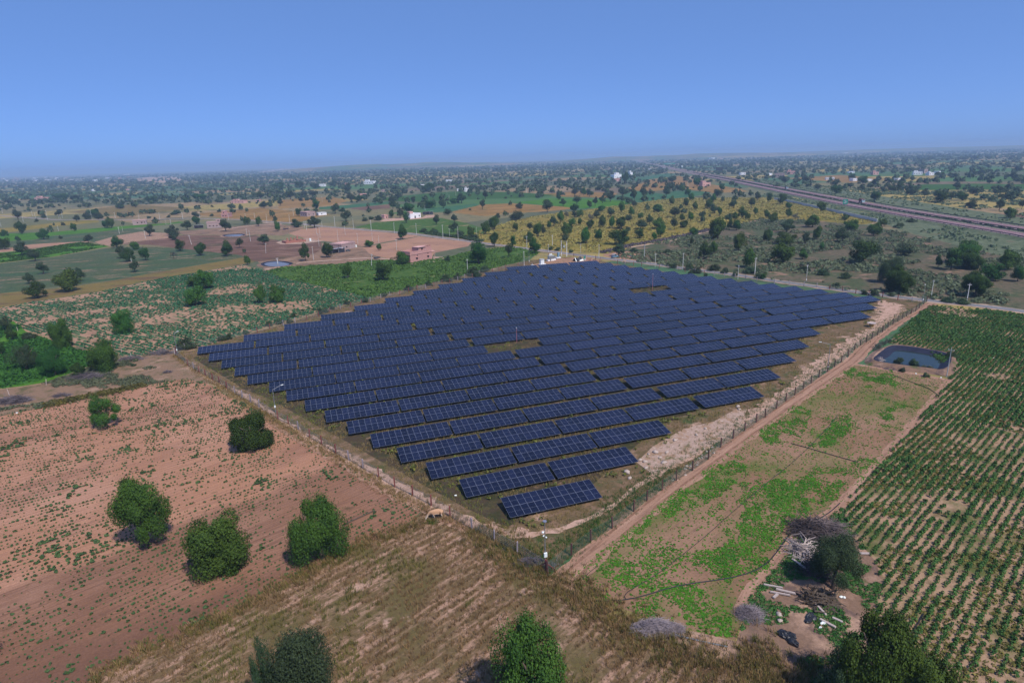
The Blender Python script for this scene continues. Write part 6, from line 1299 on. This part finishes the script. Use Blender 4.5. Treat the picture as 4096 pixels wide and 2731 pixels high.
for off in (-7.0, 7.2, 13.2, 27.2):       # guard rails
    o = empty('guard_rail', (0, 0, 0)); b = MB(); pb = MB(); prev = None
    for d in np.arange(0, 1300, 8.):
        p, a = along(d, off)
        if prev is not None:
            m_ = (p+prev)/2; e = p-prev; b.box((m_[0], m_[1], 1.95), (np.hypot(*e), .08, .5), math.atan2(e[1], e[0]))
        pb.box((p[0], p[1], 1.5), (.25, .25, .9), a); prev = p
    b.build('rail', [MATS['barrier']], o); q = pb.build('posts', [MATS['barrier']], o); q['kind'] = 'stuff'
    tag(o, {-7.0: 'dark guard rail along the near edge of the highway', 7.2: 'dark guard rail on the near side of the median', 13.2: 'dark guard rail on the far side of the median', 27.2: 'dark guard rail along the far edge of the highway'}[off], 'guard rail', 'guard rails along the highway')
# low grey wall between the yellow field and the highway verge
WLL = [V(*q) for q in [(1778, 459), (1800, 462), (1850, 473), (1890, 482), (1940, 493), (2000, 507), (2014, 510)]]; o = empty('boundary_wall', tuple(WLL[0])); b = MB()
for a, c in zip(WLL[:-1], WLL[1:]): m_ = (a+c)/2-WLL[0]; e = c-a; b.box((m_[0], m_[1], 1.1), (np.hypot(*e[:2]), .3, 2.4), math.atan2(e[1], e[0]))
b.build('wall', [MATS['concrete']], o); tag(o, 'long grey boundary wall between the yellow field and the highway verge', 'wall')
# thorn hedge between the yellow field and the scrub
Ph = band([(1383, 582), (1443, 566), (1540, 549), (1600, 536), (1631, 528)], 2.6, 900, r); scatter('thorn_hedge', Ph, 1.0+.9*r.random(len(Ph)), [clump(s+240, 12, .3, .8, .5, .2) for s in range(3)], 'twig', 'grey thorn hedge between the yellow field and the scrub', 'hedge', 0)
Ph = band([(1108, 556), (1060, 546), (1020, 542), (980, 536)], 3, 420, r); scatter('hedge', Ph, 1.4+1.2*r.random(len(Ph)), [clump(s+250, 12, .3, .8, .5, .2) for s in range(3)], 'leaf_olive', 'green hedge along the far side of the small road', 'hedge', 0)

# ------------------------------------------------------------------ brushwood, logs, hoses, litter
def brush(vx, vy, wpx, dpx, n, label, h=1.2, mat='twig', ln=1.6, th=.035, ang=None, seed=1, name='brushwood_heap', cat='brushwood'):
    rr = np.random.default_rng(seed); p = V(vx, vy); m_ = mpp(p); W_ = wpx*m_/2; D_ = dpx*m_/2*1.7; b = MB(); va = math.atan2(rt[1], rt[0])
    for i in range(n):
        rad = rr.random()**.6; a = rr.random()*6.28; x, y = W_*rad*cos(a), D_*rad*sin(a); z = h*(1-rad**1.6)*rr.random()+.08
        da = rr.normal()*.5+ang if ang is not None else rr.random()*6.28; l = ln*(.4+.8*rr.random()); dz = rr.normal()*.25*l; k = rr.normal()*.25*l
        q = [(x, y, z), (x+cos(da)*l*.5-sin(da)*k, y+sin(da)*l*.5+cos(da)*k, max(.05, z+dz*.6)), (x+cos(da)*l, y+sin(da)*l, max(.03, z+dz))]
        t_ = th*(.5+1.1*rr.random()); b.tube(q, [t_, t_*.8, t_*.35], 3, cap=False)
    o = b.build(name, [MATS[mat]], None, (p[0], p[1], 0), va); tag(o, label, cat); return o
brush(1880, 1224, 115, 52, 1200, 'largest heap of dead grey branches at the corner of the cotton field', 1.8, 'twig_dark', 2.2, .05, seed=1)
brush(1850, 1272, 62, 40, 260, 'tangle of pale bleached branches beside the leaning tree', 1.2, 'wood_pale', 2.0, .075, seed=2)
brush(1878, 1312, 70, 34, 420, 'dark heap of thin branches in the shade of the leaning tree', 1.3, 'twig_dark', 1.8, .04, seed=3)
brush(1880, 1378, 66, 34, 190, 'heap of broken brown logs below the leaning tree', .8, 'bark', 1.6, .12, seed=4)
brush(1500, 1446, 128, 26, 2600, 'long heap of pale grey hay at the end of the seedling field', 1.5, 'hay', .9, .02, -.55, seed=5, name='hay_heap', cat='hay')
brush(1722, 1412, 62, 32, 1300, 'small spread heap of pale hay left of the yard', .7, 'hay', .9, .018, seed=6, name='hay_heap', cat='hay')
brush(1213, 1290, 74, 14, 420, 'dark twigs piled along the fence at its near corner', .7, 'twig', 1.2, .03, -.8, seed=7)
brush(1262, 1302, 40, 12, 160, 'grey sticks lying round the corner post of the fence', .5, 'hay', 1.0, .025, seed=8)
brush(200, 868, 88, 22, 900, 'long dark heap of thorn branches beside the broad bright tree', 1.3, 'twig', 1.8, .04, seed=9)
brush(32, 922, 78, 22, 700, 'dark heap of thorn branches at the left edge of the picture', 1.3, 'twig', 1.8, .04, seed=10)
brush(300, 826, 60, 14, 420, 'grey thorn branches on the verge right of the broad bright tree', 1., 'twig', 1.6, .035, seed=11)
brush(372, 812, 58, 16, 420, 'grey dead bush heap at the left corner of the fence', 1.3, 'twig', 1.5, .035, seed=12)
brush(142, 909, 42, 10, 200, 'small flat heap of twigs on the brown verge', .5, 'twig', 1.2, .03, seed=13)
brush(385, 855, 20, 8, 140, 'small heap of twigs near the left fence', .5, 'twig', 1, .03, seed=14)
brush(2010, 827, 36, 14, 120, 'pale bleached branches heaped on the near bank of the lined pond', .8, 'wood_pale', 1.6, .06, seed=15)
brush(2058, 846, 60, 14, 240, 'thin grey twigs lying in front of the lined pond', .4, 'twig', 1.6, .03, seed=16)
for i, (x, y, l, w_, a, lb) in enumerate([(290, 300, 2.6, .3, 1.95, 'long pale plank leaning on the dark branch heap'), (45, 500, 2.2, .22, -.35, 'pale log at the left of the pair beside the brown logs'), (160, 548, 2.2, .28, -.45, 'pale log at the right of the pair beside the brown logs'), (110, 568, 2.3, .2, -.35, 'thin pale log just below the pair of pale logs'), (68, 590, 1.0, .3, .7, 'short pale block of wood below the pale logs'), (890, 200, 1.3, .3, -.1, 'short pale board lying right of the leaning tree'), (545, 840, 1.8, .3, -.9, 'pale board at the foot of the large bright tree'), (635, 810, 1.1, .3, -.8, 'small pale board beside the large bright tree'), (470, 700, 2.4, .25, -1.4, 'pale split trunk standing out of the brown logs'), (245, 100, 1.4, .22, -1.2, 'short pale log at the left rim of the bleached branches')]):
    p = V(*K(3, 2131, x, y)); o = MB().box((0, 0, .22), (l, w_, .16), 0, taper=.95).build('plank' if w_ >= .3 else 'log', [MATS['wood_pale']], None, (p[0], p[1], 0), a+math.atan2(rt[1], rt[0])); tag(o, lb, 'wood', 'loose wood in the yard')
p = V(*K(1, 1600, 945, 1085)); o = MB().box((0, 0, .12), (5.6, .14, .12)).build('wooden_pole', [MATS['bark']], None, (p[0], p[1], 0), math.atan2(*(V(*K(1, 1600, 1040, 1042))-V(*K(1, 1600, 850, 1130)))[1::-1])); tag(o, 'long dark pole lying on the soil beside the drooping tree', 'pole')
def rock(p, s, seed, name='rock', mat='rock'):
    rr = random.Random(seed); b = MB(); i0 = 0
    random.seed(seed); b.sphere((0, 0, s*.18), (s*.6, s*.42, s*.34), nu=9, nv=6, jit=.5); return b.build(name, [MATS[mat]], None, (p[0], p[1], 0), rr.random()*3, True)
RK = [(1440, 1086, 1.1, 'large white rock beside the second row of panels'), (1446.5, 1099, .7, 'white rock just below the large white rock'), (1525, 1064, .9, None), (1505, 1040, 1.0, None), (1482, 1062, .8, None), (1484, 1076, .7, None), (1470, 1058, .8, None), (1695, 935, .9, None), (1698, 941, .7, None), (1532, 1040, .7, None), (1550, 1012, .8, None), (1490, 1044, .6, None), (1516, 1052, .6, None), (1600, 1000, .7, None), (1620, 985, .7, None), (1789, 1413, .7, 'pale rock on the yard above the black plastic'), (1791, 1427, .6, 'pale rock just below the other one on the yard'), (1819, 1255, .8, 'pale stone beside the bleached branches')]
for i, (x, y, s, lb) in enumerate(RK):
    o = rock(V(x, y), s, 50+i)
    if lb: tag(o, lb, 'rock', 'rocks')
    else: reg(o, 'pale rock', 'on the rocky ground right of the panels', x, 'rock', 'rocks')
rs = random.Random(2)
for i in range(26):
    t_ = rs.random(); a = np.array(V(1545, 1108)); b_ = np.array(V(1640, 1030)); p = a+(b_-a)*t_+np.array([rs.gauss(0, .5), rs.gauss(0, .5), 0]); o = rock(p, rs.uniform(.25, .5), 100+i, 'stone'); reg(o, 'small pale stone', 'at the foot of the right fence', toV(p)[0], 'stone', 'stones along the foot of the right fence')
def hose(name, pts, rad, label, mat='hose'):
    W2 = [np.array(V(*p)) for p in pts]; S = []
    for a, b in zip(W2[:-1], W2[1:]):
        k = max(1, int(np.hypot(*(b-a)[:2])/1.5)); S += [a+(b-a)*j/k for j in range(k)]
    S.append(W2[-1]); S = np.array(S)
    for _ in range(3): S[1:-1] = (S[:-2]+2*S[1:-1]+S[2:])/4
    S[:, 2] = .11; o = MB().tube([tuple(p-S[0]) for p in S], rad, 5).build(name, [MATS[mat]], None, (S[0][0], S[0][1], .11)); tag(o, label, 'hose'); return o
H7 = lambda P: [(1176+x/4, 1223.7+y/4) for x, y in P]
hose('hose', H7([(735, 628), (880, 633), (1000, 635), (1130, 620), (1270, 570), (1380, 520), (1520, 480), (1750, 455), (2000, 425), (2170, 395), (2352, 300)])+[(1764+20, 1223.7+45), (1764+52, 1223.7), (1764+25+40, 1223.7-48+30)]+[(1764+x/4, 918.8+y/4) for x, y in [(270, 1165), (350, 1135), (500, 1085), (600, 1020), (660, 950)]], .07, 'thick black hose curving across the near end of the seedling field')
hose('hose', H7([(1050, 620), (985, 590), (1000, 560), (1100, 520), (1240, 460), (1330, 390), (1500, 260), (1820, 0)])+[(1176+x/4, 918.8+y/4) for x, y in [(1850, 1190), (2050, 1010), (2300, 800)]]+[(1764+x/4, 918.8+y/4) for x, y in [(0, 750), (150, 640), (370, 445), (600, 200), (640, 140)]], .04, 'thin black hose running lengthwise down the seedling field')
hose('hose', [(1764+x/4, 918.8+y/4) for x, y in [(210, 400), (400, 450), (600, 510), (740, 555), (825, 573)]], .06, 'straight dark pipe lying across the middle of the seedling field')
hose('hose', H7([(605, 478), (640, 420), (700, 360), (780, 310)]), .035, 'short thin hose at the near left corner of the seedling field')
hose('pipe', H7([(1480, 935), (1650, 985), (1980, 1050)]), .09, 'grey steel pipe sticking out of the long hay heap', 'steel')
hose('hose', [(2074, 1484), (2090, 1462), (2110, 1432), (2122, 1408)], .08, 'black hose lying between the cotton rows', 'hose')
hose('hose', [(1764+x/4, 574.2+y/4) for x, y in [(1150, 1150), (1300, 1210), (1480, 1270), (1560, 1310), (1570, 1345)]], .06, 'curving dark hose at the far right corner of the seedling field')
# black plastic heap, sheets, small litter
def crumple(c, s, seed, name, mat, label, cat):
    random.seed(seed); b = MB()
    for i in range(5): b.sphere((random.uniform(-.6, .6)*s[0], random.uniform(-.6, .6)*s[1], s[2]*.4), (s[0]*.5, s[1]*.45, s[2]*random.uniform(.5, .8)), nu=11, nv=7, jit=.4)
    o = b.build(name, [MATS[mat]], None, tuple(c), .3); tag(o, label, cat); return o
crumple(V(1811, 1465), (.8, 1.5, .5), 5, 'plastic_sheet', 'black_sheet', 'crumpled black plastic lying on the pale soil of the yard', 'plastic sheet')
crumple(V(1860, 1424), (1.1, .7, .4), 6, 'plastic_sheet', 'black_sheet', 'dark plastic half hidden in weeds below the brown logs', 'plastic sheet')
crumple(V(1160, 1263), (.7, .4, .35), 7, 'plastic_sheet', 'black_sheet', 'dark bundle lying at the foot of the left fence', 'bundle')
crumple(V(*K(3, 1000, 1330, 1090)), (.9, .6, .45), 8, 'plastic_sheet', 'black_sheet', 'black bundle in front of the lined pond', 'bundle')
crumple(V(*K2(1, 850, 1045)), (2.6, 1.6, .9), 9, 'plastic_sheet', 'black_sheet', 'black heap beside the white roofed shed', 'bundle')
crumple(V(*K2(1, 1120, 1110)), (2.4, 1.5, .8), 10, 'plastic_sheet', 'black_sheet', 'black heap on the track left of the pink house', 'bundle')
crumple(V(*K2(1, 1253, 1118)), (1.8, 1.4, .9), 11, 'earth_heap', 'thatch', 'brown heap just left of the bright tree by the pink house', 'heap')
crumple(V(1891, 1432), (.5, .3, .25), 12, 'plastic_bags', 'plastic_white', 'white plastic bags at the foot of the brown logs', 'litter')
rl = random.Random(8)
for i, (x, y) in enumerate([(1764+670/4, 1223.7+592/4), (1764+698/4, 1223.7+596/4), (1764+748/4, 1223.7+68/4), (1764+480/4, 1223.7+876/4), (1764+2070/4, 574.2+998/4), (1764+1188/4, 574.2+1098/4), (1764+1358/4, 574.2+1138/4), (1764+1590/4, 574.2+1175/4), (588+1835/4, 918.8+880/4), (39, 949)]):
    p = V(x, y); o = MB().sphere((0, 0, .12), (.22, .16, .12), jit=.4).build('litter', [MATS['plastic_white']], None, (p[0], p[1], 0)); reg(o, 'small white scrap', place_of(x, y), x, 'litter', 'white scraps of litter')

# ------------------------------------------------------------------ the cow and the calf
hm_ = bpy.data.materials['cow_hide']; t = hm_.node_tree; bs = t.nodes['Principled BSDF']; tc = t.nodes.new('ShaderNodeTexCoord'); sx = t.nodes.new('ShaderNodeSeparateXYZ')
nz = t.nodes.new('ShaderNodeTexNoise'); nz.inputs['Scale'].default_value = 1.6; nz.inputs['Detail'].default_value = 4; t.links.new(tc.outputs['Object'], nz.inputs['Vector']); t.links.new(tc.outputs['Object'], sx.inputs[0])
ad = t.nodes.new('ShaderNodeMath'); ad.operation = 'MULTIPLY_ADD'; t.links.new(nz.outputs['Fac'], ad.inputs[0]); ad.inputs[1].default_value = .7; t.links.new(sx.outputs['Z'], ad.inputs[2])
mr = t.nodes.new('ShaderNodeMapRange'); mr.inputs[1].default_value = .95; mr.inputs[2].default_value = 1.25; t.links.new(ad.outputs[0], mr.inputs[0])
mx = t.nodes.new('ShaderNodeMix'); mx.data_type = 'RGBA'; mx.inputs[6].default_value = (.62, .48, .36, 1); mx.inputs[7].default_value = (.48, .28, .16, 1); t.links.new(mr.outputs[0], mx.inputs[0]); t.links.new(mx.outputs[2], bs.inputs['Base Color'])
def cow(c, rz, s, label, name, cat, headm='cow_white'):
    o = empty(name, tuple(c), rz, (s, s, s)); V_ = []; E_ = []; Rr = []
    def chain(pts, start=None):
        prev = start
        for (x, y, z, rx, ry) in pts:
            V_.append((x, y, z)); Rr.append((rx, ry)); 
            if prev is not None: E_.append((prev, len(V_)-1))
            prev = len(V_)-1
        return prev
    # x forward; trunk from rump to chest, neck lowered to the ground
    chain([(-.75, 0, 1.15, .22, .24), (-.45, 0, 1.18, .27, .29), (0, 0, 1.10, .30, .34), (.42, 0, 1.10, .27, .34), (.68, 0, 1.12, .20, .28)])
    chain([(.92, 0, .98, .13, .20), (1.14, 0, .72, .10, .14), (1.30, 0, .46, .10, .12), (1.40, 0, .28, .095, .10), (1.46, 0, .10, .06, .065)], 4)
    for y in (-.17, .17): chain([(-.68, y, .88, .15, .17), (-.60, y*1.1, .68, .09, .10), (-.74, y*1.1, .48, .052, .055), (-.70, y*1.1, .24, .040, .042), (-.68, y*1.1, .04, .052, .052)], 0)
    for y, dx in ((-.16, .05), (.16, -.12)): chain([(.46+dx*.3, y, .80, .11, .13), (.46+dx, y, .58, .065, .07), (.46+dx*1.4, y, .36, .05, .052), (.44+dx*1.6, y, .18, .038, .038), (.46+dx*1.7, y, .04, .05, .05)], 3)
    chain([(-.94, 0, 1.12, .035, .035), (-1.0, 0, .85, .022, .022), (-1.0, 0, .55, .02, .02), (-1.0, 0, .42, .04, .04)], 0)
    me = bpy.data.meshes.new('body'); me.from_pydata(V_, E_, []); me.materials.append(MATS['cow_hide']); b = link('body', me, o)
    sk = b.modifiers.new('skin', 'SKIN'); 
    for i, q in enumerate(me.skin_vertices[0].data): q.radius = Rr[i]; q.use_root = (i == 2)
    ss = b.modifiers.new('sub', 'SUBSURF'); ss.levels = 2; ss.render_levels = 2
    MB().sphere((1.385, 0, .29), (.085, .10, .17), nu=10, nv=7).build('face_blaze', [MATS['cow_white']], b, None, 0, True)
    for y in (-1, 1):
        MB().tube([(1.27, y*.07, .60), (1.33, y*.17, .74), (1.42, y*.16, .84)], [.025, .018, .006], 6).build('horn', [MATS['horn']], b)
        MB().tube([(1.22, y*.09, .56), (1.16, y*.20, .54), (1.13, y*.28, .50)], [.02, .05, .01], 6).build('ear', [MATS['cow_hide']], b)
        MB().sphere((1.36, y*.095, .40), .02, nu=6, nv=4).build('eye', [MATS['horn']], b)
    for x, y in ((-.68, -.187), (-.68, .187), (.545, -.16), (.256, .16)): MB().tube([(x, y, 0), (x, y, .06)], [.06, .05], 8).build('hoof', [MATS['horn']], b)
    tag(o, label, cat); return o
pc = V(1003, 1191); ph = V(990, 1197); cow(pc, math.atan2(rt[1], rt[0])+pi+.18, 1.12, 'light brown cow with white legs grazing beside the left fence', 'cow', 'cow')
pc = V(1434, 603.8); cow(pc, math.atan2(rt[1], rt[0])+pi+.1, .85, 'small brown and white animal standing between the fence and the road', 'calf', 'calf')
# tuft of fresh grass where the cow feeds
Pk = np.array(V(991, 1199)[:2])+r.normal(size=(90, 2))*np.array([.55, .35]); scatter('green_grass', Pk, .35+.2*r.random(90), BL2, 'leaf_seed', 'fresh green tuft of grass under the head of the cow', 'grass', .02)
# ------------------------------------------------------------------ haze
hm = bpy.data.materials.new('haze'); hm.use_nodes = True; t = hm.node_tree; t.nodes.clear()
pv = t.nodes.new('ShaderNodeVolumePrincipled'); pv.inputs['Color'].default_value = (.50, .72, 1.0, 1); pv.inputs['Density'].default_value = 1.7e-4; pv.inputs['Anisotropy'].default_value = .0
mo_ = t.nodes.new('ShaderNodeOutputMaterial'); t.links.new(pv.outputs[0], mo_.inputs['Volume'])
hb = MB().box((0, 0, 41), (44400, 44400, 86)).build('haze', [hm]); tag(hb, kind='stuff')
finish_labels()
